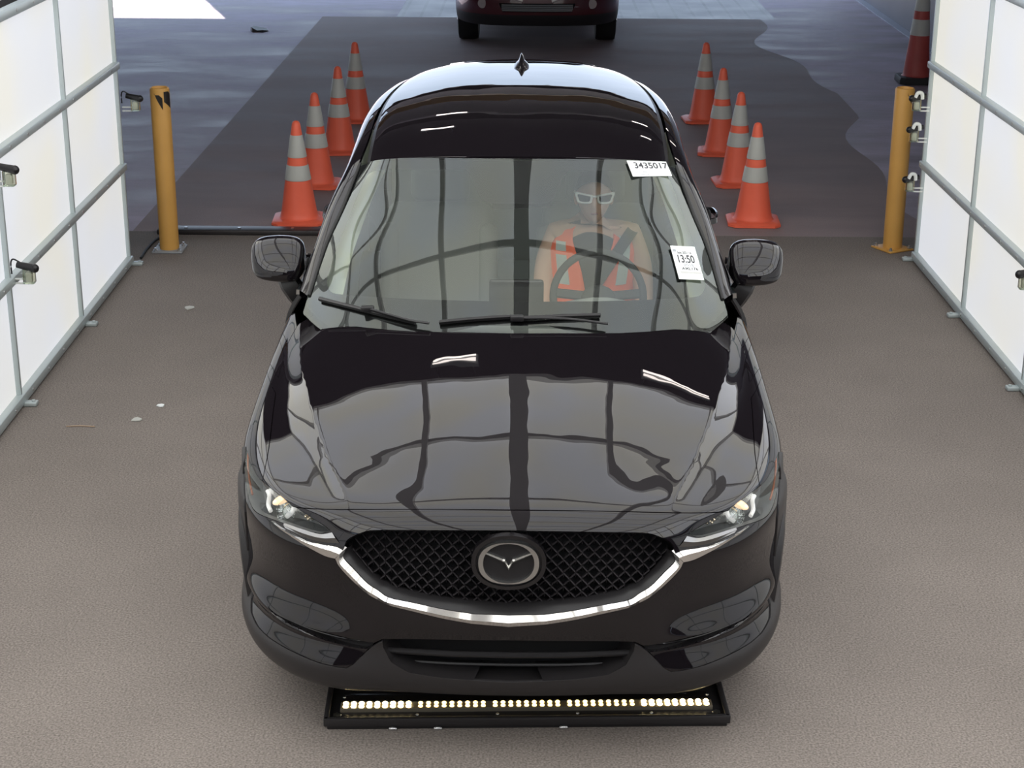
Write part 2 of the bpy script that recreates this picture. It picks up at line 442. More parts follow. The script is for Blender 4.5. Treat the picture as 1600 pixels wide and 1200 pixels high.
# ------------------------------------------------------------------ the building
BY = .0145                       # the booth stands turned by this much against the car
def floor_mat(name, base, dark, sc, bump, rough, blue=None, streak=None, tile=None, spec=.5, speck=0):
    m = bpy.data.materials.new(name); m.use_nodes = True; nt = m.node_tree; b = nt.nodes['Principled BSDF']
    tc = nt.nodes.new('ShaderNodeTexCoord'); mp = nt.nodes.new('ShaderNodeMapping'); nt.links.new(tc.outputs['Object'], mp.inputs[0])
    n1 = nt.nodes.new('ShaderNodeTexNoise'); n1.inputs['Scale'].default_value = sc; n1.inputs['Detail'].default_value = 8; n1.inputs['Roughness'].default_value = .6
    if streak: mp.inputs['Scale'].default_value = streak
    nt.links.new(mp.outputs[0], n1.inputs['Vector'])
    r = nt.nodes.new('ShaderNodeValToRGB'); r.color_ramp.elements[0].position = .35; r.color_ramp.elements[1].position = .65
    r.color_ramp.elements[0].color = (*dark, 1); r.color_ramp.elements[1].color = (*base, 1)
    nt.links.new(n1.outputs['Fac'], r.inputs[0]); out = r.outputs[0]
    n3 = nt.nodes.new('ShaderNodeTexNoise'); n3.inputs['Scale'].default_value = 130; n3.inputs['Detail'].default_value = 3
    nt.links.new(tc.outputs['Object'], n3.inputs['Vector'])
    if speck:
        mr = nt.nodes.new('ShaderNodeMapRange'); mr.inputs[1].default_value = .3; mr.inputs[2].default_value = .7; mr.inputs[3].default_value = 1-speck; mr.inputs[4].default_value = 1+speck
        nt.links.new(n3.outputs['Fac'], mr.inputs[0])
        mx = nt.nodes.new('ShaderNodeMix'); mx.data_type = 'RGBA'; mx.blend_type = 'MULTIPLY'; mx.inputs[0].default_value = 1
        nt.links.new(out, mx.inputs[6]); nt.links.new(mr.outputs[0], mx.inputs[7]); out = mx.outputs[2]
    if tile:
        br = nt.nodes.new('ShaderNodeTexBrick'); br.offset = 0; br.inputs['Scale'].default_value = 1; br.inputs['Brick Width'].default_value = tile; br.inputs['Row Height'].default_value = tile*1.6
        br.inputs['Mortar Size'].default_value = .02; br.inputs['Color1'].default_value = (1, 1, 1, 1); br.inputs['Color2'].default_value = (.85, .85, .88, 1); br.inputs['Mortar'].default_value = (.35, .35, .38, 1)
        nt.links.new(tc.outputs['Object'], br.inputs['Vector'])
        mx = nt.nodes.new('ShaderNodeMix'); mx.data_type = 'RGBA'; mx.blend_type = 'MULTIPLY'; mx.inputs[0].default_value = 1
        nt.links.new(out, mx.inputs[6]); nt.links.new(br.outputs['Color'], mx.inputs[7]); out = mx.outputs[2]
    nt.links.new(out, b.inputs['Base Color'])
    rr = nt.nodes.new('ShaderNodeMapRange'); rr.inputs[1].default_value = .3; rr.inputs[2].default_value = .7; rr.inputs[3].default_value = rough[0]; rr.inputs[4].default_value = rough[1]
    nt.links.new(n1.outputs['Fac'], rr.inputs[0]); nt.links.new(rr.outputs[0], b.inputs['Roughness']); b.inputs['Specular IOR Level'].default_value = spec
    bp = nt.nodes.new('ShaderNodeBump'); bp.inputs['Strength'].default_value = bump; bp.inputs['Distance'].default_value = .006
    nt.links.new(n3.outputs['Fac'], bp.inputs['Height']); nt.links.new(bp.outputs[0], b.inputs['Normal'])
    return m

CARPET = floor_mat('booth_floor_speckled', (.236, .205, .183), (.200, .173, .154), 1.1, .35, (.75, .9), speck=.38, spec=.2)
LANE = floor_mat('lane_floor', (.355, .280, .275), (.265, .208, .208), .9, .25, (.65, .85), streak=(.5, 1.6, 1), spec=.3, speck=.12)
WORN_SHEEN = floor_mat('worn_sheen_floor', (.60, .53, .64), (.26, .208, .235), 1.1, .25, (.40, .85), streak=(.6, 1.25, 1), spec=.4, speck=.12)  # worn surface; pale bluish patches paint in reflected daylight
PAVER = floor_mat('paver_floor', (.15, .13, .17), (.10, .085, .11), 1.2, .25, (.35, .5), tile=.24, spec=.5)
OUTSIDE = floor_mat('outside_pavement', (.55, .52, .50), (.45, .43, .42), .8, .1, (.7, .9))
GARAGE_W = mat('garage_wall', (.22, .22, .26), .6, vary=.1, vscale=1.5, bump=.1, bscale=20)
GARAGE_C = mat('garage_ceiling', (.035, .032, .033), .8, vary=.2, vscale=2)
DARKW = mat('dark_wall', (.020, .018, .018), .8)
PANELM = bpy.data.materials.new('backlit_panel'); PANELM.use_nodes = True
def _pm(m, strength, cell=1.28):
    nt = m.node_tree; b = nt.nodes['Principled BSDF']; b.inputs['Base Color'].default_value = (.35, .35, .35, 1); b.inputs['Roughness'].default_value = .6
    tc = nt.nodes.new('ShaderNodeTexCoord'); nz = nt.nodes.new('ShaderNodeTexNoise'); nz.inputs['Scale'].default_value = 1.3; nz.inputs['Detail'].default_value = 1
    nt.links.new(tc.outputs['Object'], nz.inputs['Vector'])
    r = nt.nodes.new('ShaderNodeValToRGB'); r.color_ramp.elements[0].position = .35; r.color_ramp.elements[1].position = .62
    r.color_ramp.elements[0].color = (.80, .78, .70, 1); r.color_ramp.elements[1].color = (.76, .78, .83, 1)
    nt.links.new(nz.outputs['Fac'], r.inputs[0]); nt.links.new(r.outputs[0], b.inputs['Emission Color']); b.inputs['Emission Strength'].default_value = strength
_pm(PANELM, WALL_E*.93)
UPPERM = bpy.data.materials.new('upper_light_panel'); UPPERM.use_nodes = True; _pm(UPPERM, CEIL_E*1.35)
CEILM = bpy.data.materials.new('ceiling_light_panel'); CEILM.use_nodes = True; _pm(CEILM, CEIL_E)

def slab(name, x0, x1, y0, y1, z0, z1, m, rz=0, kind='structure', parent=None, **k):
    o = MB().box(((x0+x1)/2, (y0+y1)/2, (z0+z1)/2), (x1-x0, y1-y0, z1-z0)).build(name, m, parent, smooth=0)
    if kind: o['kind'] = kind
    tag(o, **k); o.rotation_euler.z = rz; return o

slab('floor', -3.2, 3.3, -9, 6.75, -.2, 0, CARPET, 0)
slab('floor_lane', -2.72, 3.2, 6.75, 17.9, -.2, 0, LANE, 0)
# worn floor, sky sheen in its colour, beside the lane with an uneven edge
mb = MB()
mb.grid([[(-14, 6.75, 0), (-2.72, 6.75, 0)], [(-14, 40, 0), (-2.72, 40, 0)]])
mb.build('floor_left', WORN_SHEEN, smooth=0)['kind'] = 'structure'
mb = MB(); edge = [(2.95-.18*sin(y*.9)+.10*sin(y*2.3), y) for y in np.linspace(6.75, 17.9, 60)]
mb.grid([[(min(x, 3.1), y, .002) for x, y in edge], [(5.2, y, .002) for x, y in edge]])
mb.build('floor_right', WORN_SHEEN, smooth=0)['kind'] = 'structure'
slab('floor_pavers', -1.75, 3.2, 17.9, 20.6, -.2, 0, PAVER, 0)
slab('floor_right_apron', 3.2, 5.2, 17.9, 20.6, -.2, 0, WORN_SHEEN, 0)
slab('floor_left_apron', -2.72, -1.75, 17.9, 20.6, -.2, 0, WORN_SHEEN, 0)
slab('floor_outside', -2.72, 30, 20.6, 60, -.2, -.0, OUTSIDE, 0)
slab('floor_side', 3.3, 5.2, -9, 6.75, -.2, 0, LANE, 0)
slab('floor_side_left', -14, -3.2, -9, 6.75, -.2, 0, LANE, 0)
slab('wall_right', 4.70, 5.0, 7.2, 22.5, 0, 4.3, GARAGE_W)
slab('wall_left', -14.3, -14, -9, 21, 0, 4.3, DARKW)
slab('wall_back', -14, 7, -9.3, -9, 0, 4.3, DARKW)
slab('wall_far_right', 6.6, 6.9, -9, 7.2, 0, 4.3, DARKW)
slab('wall_partition', 5.0, 6.9, 7.2, 7.4, 0, 4.3, DARKW)
slab('trim_1', 4.60, 4.70, 7.2, 22.5, 0, .015, mat('pale_kerb_line', (.45, .46, .55), .5))
# garage roof: far edge nearer on the left, where the sun reaches the floor
mb = MB(); rp = [(-14.3, -9.3), (7, -9.3), (7, 22.16), (-4.75, 22.16), (-3.92, 19.56), (-14.3, 19.56)]
lo = [mb.bm.verts.new((x, y, 5.2)) for x, y in rp]; hi = [mb.bm.verts.new((x, y, 5.5)) for x, y in rp]
mb.cap(lo); mb.cap(hi, True)
for i in range(len(rp)): mb.cap([lo[i], lo[(i+1) % 6], hi[(i+1) % 6], hi[i]])
mb.build('ceiling_garage', GARAGE_C, smooth=0)['kind'] = 'structure'
# steel beam across the lane, ochre
slab('trim_2', -6, 4.7, 12.4, 12.62, 3.86, 4.2, mat('ochre_beam', (.42, .26, .10), .5))
for i, y in enumerate((9.2, 16.5)): slab('trim_3', -8, 4.7, y, y+.25, 3.95, 4.2, DARKST)

# booth ceiling: luminous panels between beams
CZ = 3.85
BEAM = mat('ceiling_beam_paint', (.62, .61, .60), .6)
ceil = empty('ceiling', (0, 0, 0), BY, kind='structure')
CXB = [.06+.87*k for k in range(-3, 4)]; CYB = [-6.3, -5.15, -4.0, -2.8, -1.6, -.4, .8, 2.15, 3.1, 4.25]
for i in range(len(CXB)-1):
    for j in range(len(CYB)-1):
        MB().box(((CXB[i]+CXB[i+1])/2, (CYB[j]+CYB[j+1])/2, CZ+.04), (CXB[i+1]-CXB[i], CYB[j+1]-CYB[j], .03)).build('light_panel', CEILM, ceil, smooth=0)
for i, x in enumerate(CXB):
    w = .15 if i == 3 else .06
    MB().box((x, (CYB[0]+CYB[-1])/2, CZ-.03), (w, CYB[-1]-CYB[0], .07)).build('ceiling_beam', BEAM, ceil, smooth=0)
for y in CYB:
    MB().box((0.06, y, CZ-.02), (5.2, .05, .05)).build('ceiling_beam', BEAM, ceil, smooth=0)
MB().box((0.06, -1.05, CZ+.12), (5.5, 10.7, .1)).build('ceiling_board', DARKW, ceil, smooth=0)

# luminous panels above the side walls, up to the ceiling
for sd, xw in ((-1, -2.60), (1, 2.75)):
    zs_ = [2.12, 2.97, 3.82]
    ys_ = [-6.3+1.319*k for k in range(9)]
    for i in range(8):
        for j in range(2):
            MB().box((xw, (ys_[i]+ys_[i+1])/2, (zs_[j]+zs_[j+1])/2), (.03, 1.319, .85)).build('light_panel', UPPERM, ceil, smooth=0)
    for y in ys_: MB().box((xw-sd*.03, y, 2.97), (.05, .05, 1.7)).build('ceiling_beam', BEAM, ceil, smooth=0)
    for z in zs_[:2]: MB().box((xw-sd*.03, -1.02, z), (.05, 10.55, .05)).build('ceiling_beam', BEAM, ceil, smooth=0)

# luminous side walls
def light_wall(name, x0, cols, side):
    w = empty(name, (0, 0, 0), BY, kind='structure')
    rows = [.035, .645, 1.285, 1.90]
    for i in range(len(cols)-1):
        for j in range(3):
            MB().box((x0+side*.03, (cols[i]+cols[i+1])/2, (rows[j]+rows[j+1])/2), (.02, abs(cols[i+1]-cols[i])-.006, rows[j+1]-rows[j]-.006)).build('light_panel', PANELM, w, smooth=0)
    ya, yb = min(cols), max(cols)
    for j, z in enumerate(rows):
        h = .045 if 0 < j < 3 else .05
        o = MB().box((x0+side*.005, (ya+yb)/2, z), (.05, yb-ya+.04, h), bev=.008).build('horizontal_rail', ALU, w)
        mb = MB()
        for y in np.arange(ya+.2, yb, .32): mb.cyl((x0-side*.024, y, z), (x0-side*.020, y, z), .008, seg=10)
        mb.build('rail_screws', SCREW, o)
    for y in cols:
        MB().box((x0+side*.012, y, .965), (.035, .022, 1.87), bev=.005).build('vertical_rail', ALU, w)
    MB().box((x0+side*.10, (ya+yb)/2, .965), (.06, yb-ya, 1.9)).build('backing_board', DARKW, w, smooth=0)
    for y in cols[:5]:
        b = MB().box((x0-side*.03, y, .012), (.10, .05, .022), bev=.006)
        b.cyl((x0-side*.06, y, .022), (x0-side*.06, y, .03), .010, seg=8); b.build('floor_bracket', ALU, w)
    return w
CL = [5.92, 4.63, 3.31, 2.02, .73, -.56, -1.85, -3.14]; CRR = [6.11, 4.87, 3.60, 2.33, 1.06, -.21, -1.48, -2.75]
light_wall('wall_booth_left', -2.452, CL, -1)
light_wall('wall_booth_right', 2.662, CRR, 1)

# threshold strip and cable
t = empty('threshold_strip', (-1.72, 6.72, 0), .0, label='dark metal threshold strip across the floor behind the left yellow bollard', cat='threshold strip')
MB().box((0, 0, .018), (1.62, .13, .036), bev=.008).build('strip', DARKST, t)
for x in (-.62, -.25, .12, .5): MB().cyl((x, .0, .034), (x, 0, .041), .012, seg=10).build('bolt', SCREW, t)
mb = MB(); mb.tube(cr([(-2.50, 6.02, .010), (-2.51, 6.25, .010), (-2.50, 6.48, .010), (-2.46, 6.60, .010), (-2.40, 6.645, .010)], 6), .009)
tag(mb.build('cable', RUBBER), 'thin black cable curving on the floor beside the left yellow bollard', 'cable')

# yellow bollards
def bollard(x, y, lean, label, bolts):
    b = empty('bollard', (x, y, 0), lean, label=label, cat='bollard', group='yellow bollards at the booth entrance')
    mb = MB(); R = .0635
    mb.lathe([(R, .012), (R, 1.075), (R-.004, 1.085), (R-.010, 1.088), (R-.014, 1.082), (R-.016, 1.06), (0.0001, 1.06)], seg=40); mb.build('post', YELLOW, b)
    mb = MB(); mb.box((0, 0, .008), (.20, .20, .012), bev=.003); mb.build('base_plate', YELLOW if bolts < 1 else STEELP, b)
    for sx in (-1, 1):
        for sy in (-1, 1):
            m2 = MB().cyl((sx*.078, sy*.078, .012), (sx*.078, sy*.078, .035), .008, seg=10); m2.cyl((sx*.078, sy*.078, .012), (sx*.078, sy*.078, .022), .014, seg=6)
            m2.build('anchor_bolt', SCREW, b)
    # slanting black tape wound round the top
    mb = MB(); n = 28
    for k0, k1 in ((-.62*pi, -.36*pi), (-.31*pi, -.02*pi)):
        a_s = np.linspace(k0, k1, n); r_ = R+.0012
        up_ = [(r_*cos(a), r_*sin(a), 1.066-(.02 if k0 < -1.5 else .0)-.05*max(0, (a-k0)/(k1-k0)-.6)) for a in a_s]
        dn = [(r_*cos(a), r_*sin(a), 1.062-.115*((a-k0)/(k1-k0))**.8 if k0 < -1.5 else 1.0-.05*((a-k0)/(k1-k0))) for a in a_s]
        mb.grid([up_, dn])
    mb.build('black_tape', TAPEB, b)
    return b
bollard(-2.36, 6.26, 0.0, 'yellow steel bollard on the left beside the glowing wall, white-metal bolted base', 1)
bollard(2.485, 6.44, .5, 'yellow steel bollard on the right near the small clear boxes on the wall', 0)

# traffic cones
def cone_proto(name, H, base, mats, baseh=.028, stack=0, parent=None):
    c = parent or empty(name)
    bm_ = MB()
    o_ = base/2; ch = .045
    def ring(s, z): 
        q = [(s, s-ch), (s-ch, s), (-s+ch, s), (-s, s-ch), (-s, -s+ch), (-s+ch, -s), (s-ch, -s), (s, -s+ch)]; return [(x, y, z) for x, y in q]
    V = bm_.grid([ring(o_, .004), ring(o_, baseh*.7), ring(o_-.010, baseh), ring(o_-.06, baseh+.004)], close_u=True); bm_.cap(V[0], True); bm_.cap(V[-1])
    b = bm_.build('cone_base', mats[2], c); 
    r0, r1 = base*.36, .026*H/.71
    R = lambda t: r0+(r1-r0)*t
    z = lambda t: baseh+(H-baseh)*t
    mb = MB(); mb.lathe([(r0+.018, baseh), (r0+.008, baseh+.006), (r0, baseh+.02)]+[(R(t), z(t)) for t in (.08, .3, .41, .57, .63, .84, .97)]+[(r1*.9, z(.99)), (r1*.55, z(1.0)), (r1*.5, z(.97))], seg=40)
    mb.build('cone_body', mats[0], c)
    for a, b_ in ((.40, .555), (.635, .86)):
        m2 = MB(); m2.lathe([(R(a)+.0005, z(a)), (R(a)+.003, z(a+.004)), (R(b_)+.003, z(b_-.004)), (R(b_)+.0005, z(b_))], seg=40); m2.build('reflective_collar', mats[1], c)
    return c
cone0 = cone_proto('traffic_cone', .715, .37, (CONE_O, CONE_W, CONE_O))
spots = [(-1.6, 7.08, 'nearest of the left row'), (-1.61, 8.20, 'second from the front in the left row'), (-1.57, 9.44, 'third from the front in the left row'), (-1.565, 10.80, 'farthest of the left row'),
         (1.63, 7.14, 'nearest of the right row'), (1.65, 8.36, 'second from the front in the right row'), (1.63, 9.50, 'third from the front in the right row'), (1.62, 10.92, 'farthest of the right row')]
for i, (x, y, s) in enumerate(spots):
    c = cone0 if i == 0 else copy_tree(cone0)
    c.location = (x, y, 0); c.rotation_euler.z = [.05, -.08, .1, .02, -.04, .06, -.1, .08][i]
    tag(c, 'orange traffic cone with two pale collars, '+s, 'traffic cone', 'orange cones in two rows beside the lane')
for i, (x, y, s) in enumerate([(4.02, 13.1, 'left of two on black bases by the far right wall'), (4.42, 13.0, 'right of two, partly hidden by the glowing wall')]):
    c = cone_proto('traffic_cone', 1.12, .38, (CONE_O2, CONE_W, CONE_B), baseh=.07)
    c.location = (x, y, 0)
    if i == 0: c.rotation_euler = (0, .015, 0)
    tag(c, 'tall faded red traffic cone, '+s, 'traffic cone', 'tall faded cones by the far wall')

# small clear boxes with a black lamp head clamped to the booth walls
def sensor(px, py, pz, side, label, arm=True, head=WHITEP):
    s = empty('wall_sensor', (px, py, pz), 0, label=label, cat='sensor lamp', group='small clear lamp boxes on the booth walls')
    d = -side
    mb = MB(); mb.box((d*.085, 0, -.03), (.055, .05, .075), bev=.006); mb.build('clear_box', CLEARP, s)
    mb = MB(); mb.box((d*.085, 0, -.035), (.032, .03, .05), bev=.006).build('inner_block', WHITEP, s)
    mb = MB(); mb.box((d*.03, 0, -.045), (.06, .008, .008)); mb.box((d*.03, 0, -.068), (.06, .008, .008)); mb.build('bracket', WHITEP, s)
    mb = MB(); mb.cyl((d*.03, 0, .028), (d*.115, -.01, .012), .016, .021, seg=16); mb.sph((d*.118, -.011, .012), .022, 16)
    mb.build('lamp_head', BLACK if head is None else TRIMB, s)
    if arm:
        mb = MB(); mb.tube(cr([(0, 0, -.02), (d*.0, 0, .035), (d*.012, 0, .055), (d*.035, 0, .045), (d*.06, 0, .028)], 4), .004, 8); mb.build('cord', TRIMB, s)
    else:
        mb = MB(); mb.tube(cr([(d*.10, -.02, .02), (d*.085, -.02, .05), (d*.06, -.02, .045), (d*.055, -.02, .01)], 4), .012, 8); mb.build('white_hose', WHITEP, s)
    return s
sensor(-2.485, 3.10, 1.235, -1, 'clear lamp box on the left glowing wall, upper one by the picture edge')
sensor(-2.495, 3.30, .70, -1, 'clear lamp box on the left glowing wall, lower one at a rail crossing')
sensor(-2.54, 5.97, 1.055, -1, 'small clear lamp box sticking out past the far edge of the left glowing wall')
for z, s in ((1.06, 'topmost'), (.86, 'middle'), (.535, 'lowest')):
    sensor(2.585, 6.14, z, 1, s+' of three clear lamp boxes on the far edge of the right glowing wall', arm=False)
sensor(2.61, 3.50, .655, 1, 'small clear lamp box with black head on the right glowing wall by the picture edge')

# LED bar lying on the floor under the front of the car
lb = empty('led_light_bar', (.055, .43, 0), .038, label='black floor-standing light bar with a row of glowing yellow lamps under the car bumper', cat='light bar')
MB().box((0, 0, .012), (1.34, .38, .024), bev=.004).build('base_plate', TRIMB, lb)
mb = MB()
for y in (-.183, .183): mb.box((0, y, .026), (1.36, .018, .03), bev=.004)
for x in (-.672, .672): mb.box((x, 0, .026), (.018, .38, .03), bev=.004)
mb.build('raised_rim', CLAD, lb)
MB().box((0, -.098, .030), (1.26, .045, .018), bev=.003).build('led_channel', LEDBACK, lb)
MB().box((0, -.043, .030), (1.24, .05, .014), bev=.003).build('cover_strip', GLOSSB, lb)
_led = None
for g in range(5):
    for k in range(9):
        x = -.612 + g*.2525 + k*.0265 + 0
        for r_ in (-1, 1):
            if _led is None or (k == 0 and r_ == -1):
                mb = MB(); mb.sph((0, 0, 0), .0092 if g in (0, 4) else .0078, 12, sc=(1, 1, .6)); _led = mb.build('led', LEDHOT if g in (0, 4) else LEDM, lb); o = _led
            else:
                o = _led.copy(); COL.objects.link(o); o.parent = lb
            o.location = (x, -.098+r_*.0105, .040)
for x in (-.63, -.37, -.1, .17, .42, .63):
    MB().sph((x, -.140, .026), .006, 8, sc=(1, 1, .5)).build('screw', SCREW, lb)
for x in (-.62, .62):
    MB().sph((x, -.043, .038), .006, 8, sc=(1, 1, .5)).build('screw', SCREW, lb)
    MB().cyl((x*1.03, -.15, .024), (x*1.03, -.15, .034), .014, seg=6).build('corner_bolt', SCREW, lb)
for x in (-.45, .12, -.30):
    MB().sph((x, -.198, .006), .012, 8, sc=(1.2, .6, .7)).build('foot_bolt', SCREW, lb)

# litter on the floor
for (x, y, s, m, l) in [(-1.98, 4.95, .05, CONE_W, 'small pale torn scrap of paper on the booth floor, left of the black car'),
                        (-1.80, 3.28, .03, PAPER, 'tiny pale fleck on the booth floor left of the car'),
                        (-1.88, 3.08, .035, CONE_W, 'dull leaf fragment on the booth floor left of the car'),
                        (-2.13, 2.98, .07, mat('straw', (.45, .32, .22), .8), 'thin brown twig on the booth floor near the left wall'),
                        (-3.35, 16.5, .16, DARKST, 'small dark lump lying on the far floor beyond the left cones')]:
    mb = MB(); long = 'twig' in l
    if long: mb.tube([(-s, 0, .004), (0, .006, .005), (s, .0, .004)], .0028, 6)
    else:
        pts = [(s*(.5+.5*random.random())*cos(a), s*(.4+.5*random.random())*sin(a)) for a in np.linspace(0, 2*pi, 9)[:-1]]
        V = mb.grid([[(p[0], p[1], .002) for p in pts], [(p[0]*.95, p[1]*.95, .006+.35*s*random.random()*(1 if s > .1 else .2)) for p in pts]], close_u=True); mb.cap(V[1])
    o = mb.build('twig' if long else 'scrap', m); o.location = (x, y, 0); tag(o, l, 'twig' if long else 'litter')

# strip lamps under the garage roof
for i, (x, y) in enumerate([(-.62, 4.75), (1.5, 4.75), (-1.0, 7.5), (1.8, 7.5), (-.9, 9.3), (1.7, 9.3)]):
    l = empty('strip_lamp', (x, y, 3.92), 0, label='long strip lamp under the garage roof, '+['front left', 'front right', 'middle left', 'middle right', 'rear left', 'rear right'][i]+' of six', cat='strip lamp', group='strip lamps under the garage roof')
    MB().box((0, 0, .03), (.48, .15, .05), bev=.01).build('housing', STEELP, l)
    for dy in (-.035, .035):
        MB().cyl((-.22, dy, -.008), (.22, dy, -.008), .012, seg=10).build('tube', mat('lamp_tube', (1, .95, .9), .3, emit=(1, .90, .84), es=9), l)
    for sx in (-.18, .18): MB().cyl((sx, 0, .05), (sx, 0, .28), .006, seg=6).build('hanger', SCREW, l)

# ------------------------------------------------------------------ the black car
car = empty('car', (0, 0, 0), 0, label='large black sport utility car parked in the middle of the booth, seen from the front', cat='car')
def row(*p): return [tuple(q) for q in p]
plan = [(0, 0), (.18, .004), (.34, .020), (.44, .036), (.53, .058), (.63, .10), (.73, .17), (.82, .28), (.88, .42), (.912, .56), (.925, .70)]
pn = []
for i, p in enumerate(plan):
    a = plan[max(i-1, 0)]; b = plan[min(i+1, len(plan)-1)]; tx, ty = b[0]-a[0], b[1]-a[1]
    if i == 0: tx, ty = 1, 0
    L = math.hypot(tx, ty); pn.append((ty/L, -tx/L))
def wrow(z, nc, ns, k0=2, k1=5, nend=None, zs=0, zc=0):
    out = []
    for i, (p, n) in enumerate(zip(plan, pn)):
        w = min(1, max(0, (i-k0)/(k1-k0))); w = w*w*(3-2*w); o = nc*(1-w)+ns*w
        if nend is not None and i >= 8: t_ = (i-7)/3; o = o*(1-t_)+nend*t_
        out.append((max(0, p[0]+n[0]*o) if i else 0, p[1]+n[1]*o, z+zs*w+zc*(1-w)))
    return out
net = [
 row((0, 1.36, 1.112), (.2, 1.37, 1.110), (.4, 1.40, 1.102), (.56, 1.45, 1.088), (.68, 1.50, 1.068), (.775, 1.57, 1.035), (.850, 1.68, .998), (.895, 1.74, .985), (.928, 1.80, .93), (.935, 1.82, .84), (.93, 1.84, .70)),
 row((0, 1.10, 1.072), (.2, 1.10, 1.069), (.4, 1.12, 1.059), (.56, 1.15, 1.044), (.67, 1.18, 1.028), (.768, 1.22, 1.005), (.845, 1.27, .972), (.888, 1.34, .968), (.926, 1.42, .930), (.934, 1.45, .85), (.93, 1.47, .76)),
 row((0, .85, 1.032), (.2, .85, 1.028), (.38, .85, 1.017), (.53, .86, 1.001), (.64, .87, .988), (.738, .87, .970), (.825, .88, .934), (.872, .93, .938), (.917, 1.01, .916), (.934, 1.06, .86), (.935, 1.1, .80)),
 row((0, .58, .980), (.19, .58, .977), (.36, .59, .966), (.49, .60, .952), (.59, .61, .944), (.69, .62, .926), (.80, .62, .901), (.858, .66, .905), (.910, .74, .888), (.932, .80, .85), (.938, .87, .80)),
 row((0, .35, .925), (.18, .35, .922), (.34, .36, .912), (.45, .37, .902), (.54, .38, .895), (.64, .39, .878), (.765, .40, .866), (.835, .47, .868), (.898, .59, .860), (.925, .68, .835), (.936, .76, .80)),
 row((0, .15, .872), (.18, .155, .870), (.34, .165, .863), (.44, .175, .856), (.53, .19, .850), (.62, .205, .840), (.74, .27, .840), (.82, .37, .844), (.888, .51, .835), (.916, .62, .815), (.93, .72, .79)),
 row((0, .088, .852), (.18, .092, .850), (.34, .102, .844), (.44, .115, .838), (.53, .134, .832), (.62, .158, .822), (.73, .23, .820), (.816, .34, .822), (.884, .485, .812), (.914, .60, .795), (.93, .705, .775)),
 row((0, .048, .806), (.18, .053, .806), (.34, .062, .805), (.44, .075, .802), (.52, .097, .797), (.605, .142, .789), (.712, .215, .788), (.803, .325, .787), (.873, .47, .782), (.910, .58, .77), (.928, .69, .755)),
 wrow(.722, -.026, -.004, nend=.022), wrow(.655, -.010, -.022, nend=.024), wrow(.55, .0, -.036, nend=.024), wrow(.495, -.006, -.032, nend=.022), wrow(.455, -.022, -.008, nend=.022), wrow(.425, -.034, .010),
 wrow(.400, -.038, -.022), wrow(.355, -.036, .006), wrow(.32, -.034, .024), wrow(.28, -.036, .018), wrow(.245, -.050, .0), wrow(.215, -.085, -.04)]
FR = Surf(net).orient((0, -.3, 1)); FR.ridge = ([0, 1, 2, 3, 4, 5, 6], [6.0, 5.4, 4.9, 4.7, 4.45, 3.9, 3.6], .014, -1.3, 6.0)
fp = lambda pts, d=0.: [tuple(FR.find(p, d)) for p in pts]
NV = FR.nv-1
def cen(y, d=0.):
    "surface row on the centre line that shows at picture height y"
    vs = np.linspace(0, NV, 900); P = FR.pix(np.stack([vs*0, vs], 1), d)[:, 1]
    # first crossing from the rear
    k = np.argmin(abs(P-y)); return (0., vs[k])

shut = cr([(464, 510), (452, 532), (444, 555), (435, 590), (427, 642), (420, 700), (410, 751)], 4)
hfront = cr([(453, 787), (464, 793), (520, 796), (600, 796), (700, 796), (790, 797)], 3)
hrear = cr([(740, 519), (640, 517), (560, 510), (510, 501), (490, 493)], 3)
hl_up = cr([(384, 698), (391, 722), (400, 741), (410, 752), (430, 768), (453, 787), (480, 805), (505, 820), (516, 829)], 4)
hl_lo = cr([(516, 829), (500, 833), (480, 829), (455, 821), (425, 811), (399, 799), (388, 777), (383, 745), (381, 715), (384, 698)], 4)
i410 = min(range(len(hl_up)), key=lambda i: abs(hl_up[i][0]-410)); i453 = min(range(len(hl_up)), key=lambda i: abs(hl_up[i][0]-453))
c0, c1 = cen(521), cen(797)
HOODP = [c0]+fp(hrear)+fp(shut)+fp(hl_up[i410+1:i453])+fp(hfront[:-1])+[c1]
panel('hood', FR, HOODP, m=PAINT, parent=car, gap=.0022, step=.1)
tip = fp([(384, 698)])[0]
FENP = fp(shut)+fp(hl_up[:i410][::-1])[:-1]+[tip, (8.9, 4.6), (9.3, 3.6), (9.55, 2.6), (9.6, 1.8), (9.8, 1.1), (10, .6), (10, 0.02), (8, .02), (6.6, .02)]
for sd in 'LR': panel('fender', FR, FENP, m=PAINT, parent=car, side=sd, gap=.0018)

gtop = cr([(700, 829), (640, 829), (583, 829), (562, 834), (547, 841), (541, 847), (538, 856)], 3)
ch_out = cr([(531, 879), (546, 900), (572, 924), (599, 940), (640, 953), (690, 966), (740, 974)], 4)
gt0, gb0 = cen(829), cen(976)
paint_side = cr([(384, 705), (381, 740), (384, 800), (388, 860), (391, 920), (397, 966)], 3)
paint_bot = cr([(397, 966), (412, 989), (446, 1012), (489, 1032), (521, 1041), (541, 1044)], 3)+[(552, 1038), (561, 1029), (573, 1017), (585, 1005), (598, 999), (640, 999), (700, 1000)]
pb0 = cen(1001)
PS = fp(paint_side[:10])+[(8.48, 10.5), (8.45, 11.6), (8.4, 12.6), (8.3, 13.6), (8.1, 14.6), (7.7, 15.15), (7.1, 15.38)]
PB = [q for q in fp(paint_bot) if q[0] < 6.6]
kfirst = next(i for i, q in enumerate(PB) if 6.2 < q[0] < 6.6 and q[1] < 16); PB = PB[kfirst:]
k585 = next(i for i, q in enumerate(PB) if proj(FR.ev([q])*np.array([-1, 1, 1]))[0][0] > 580)
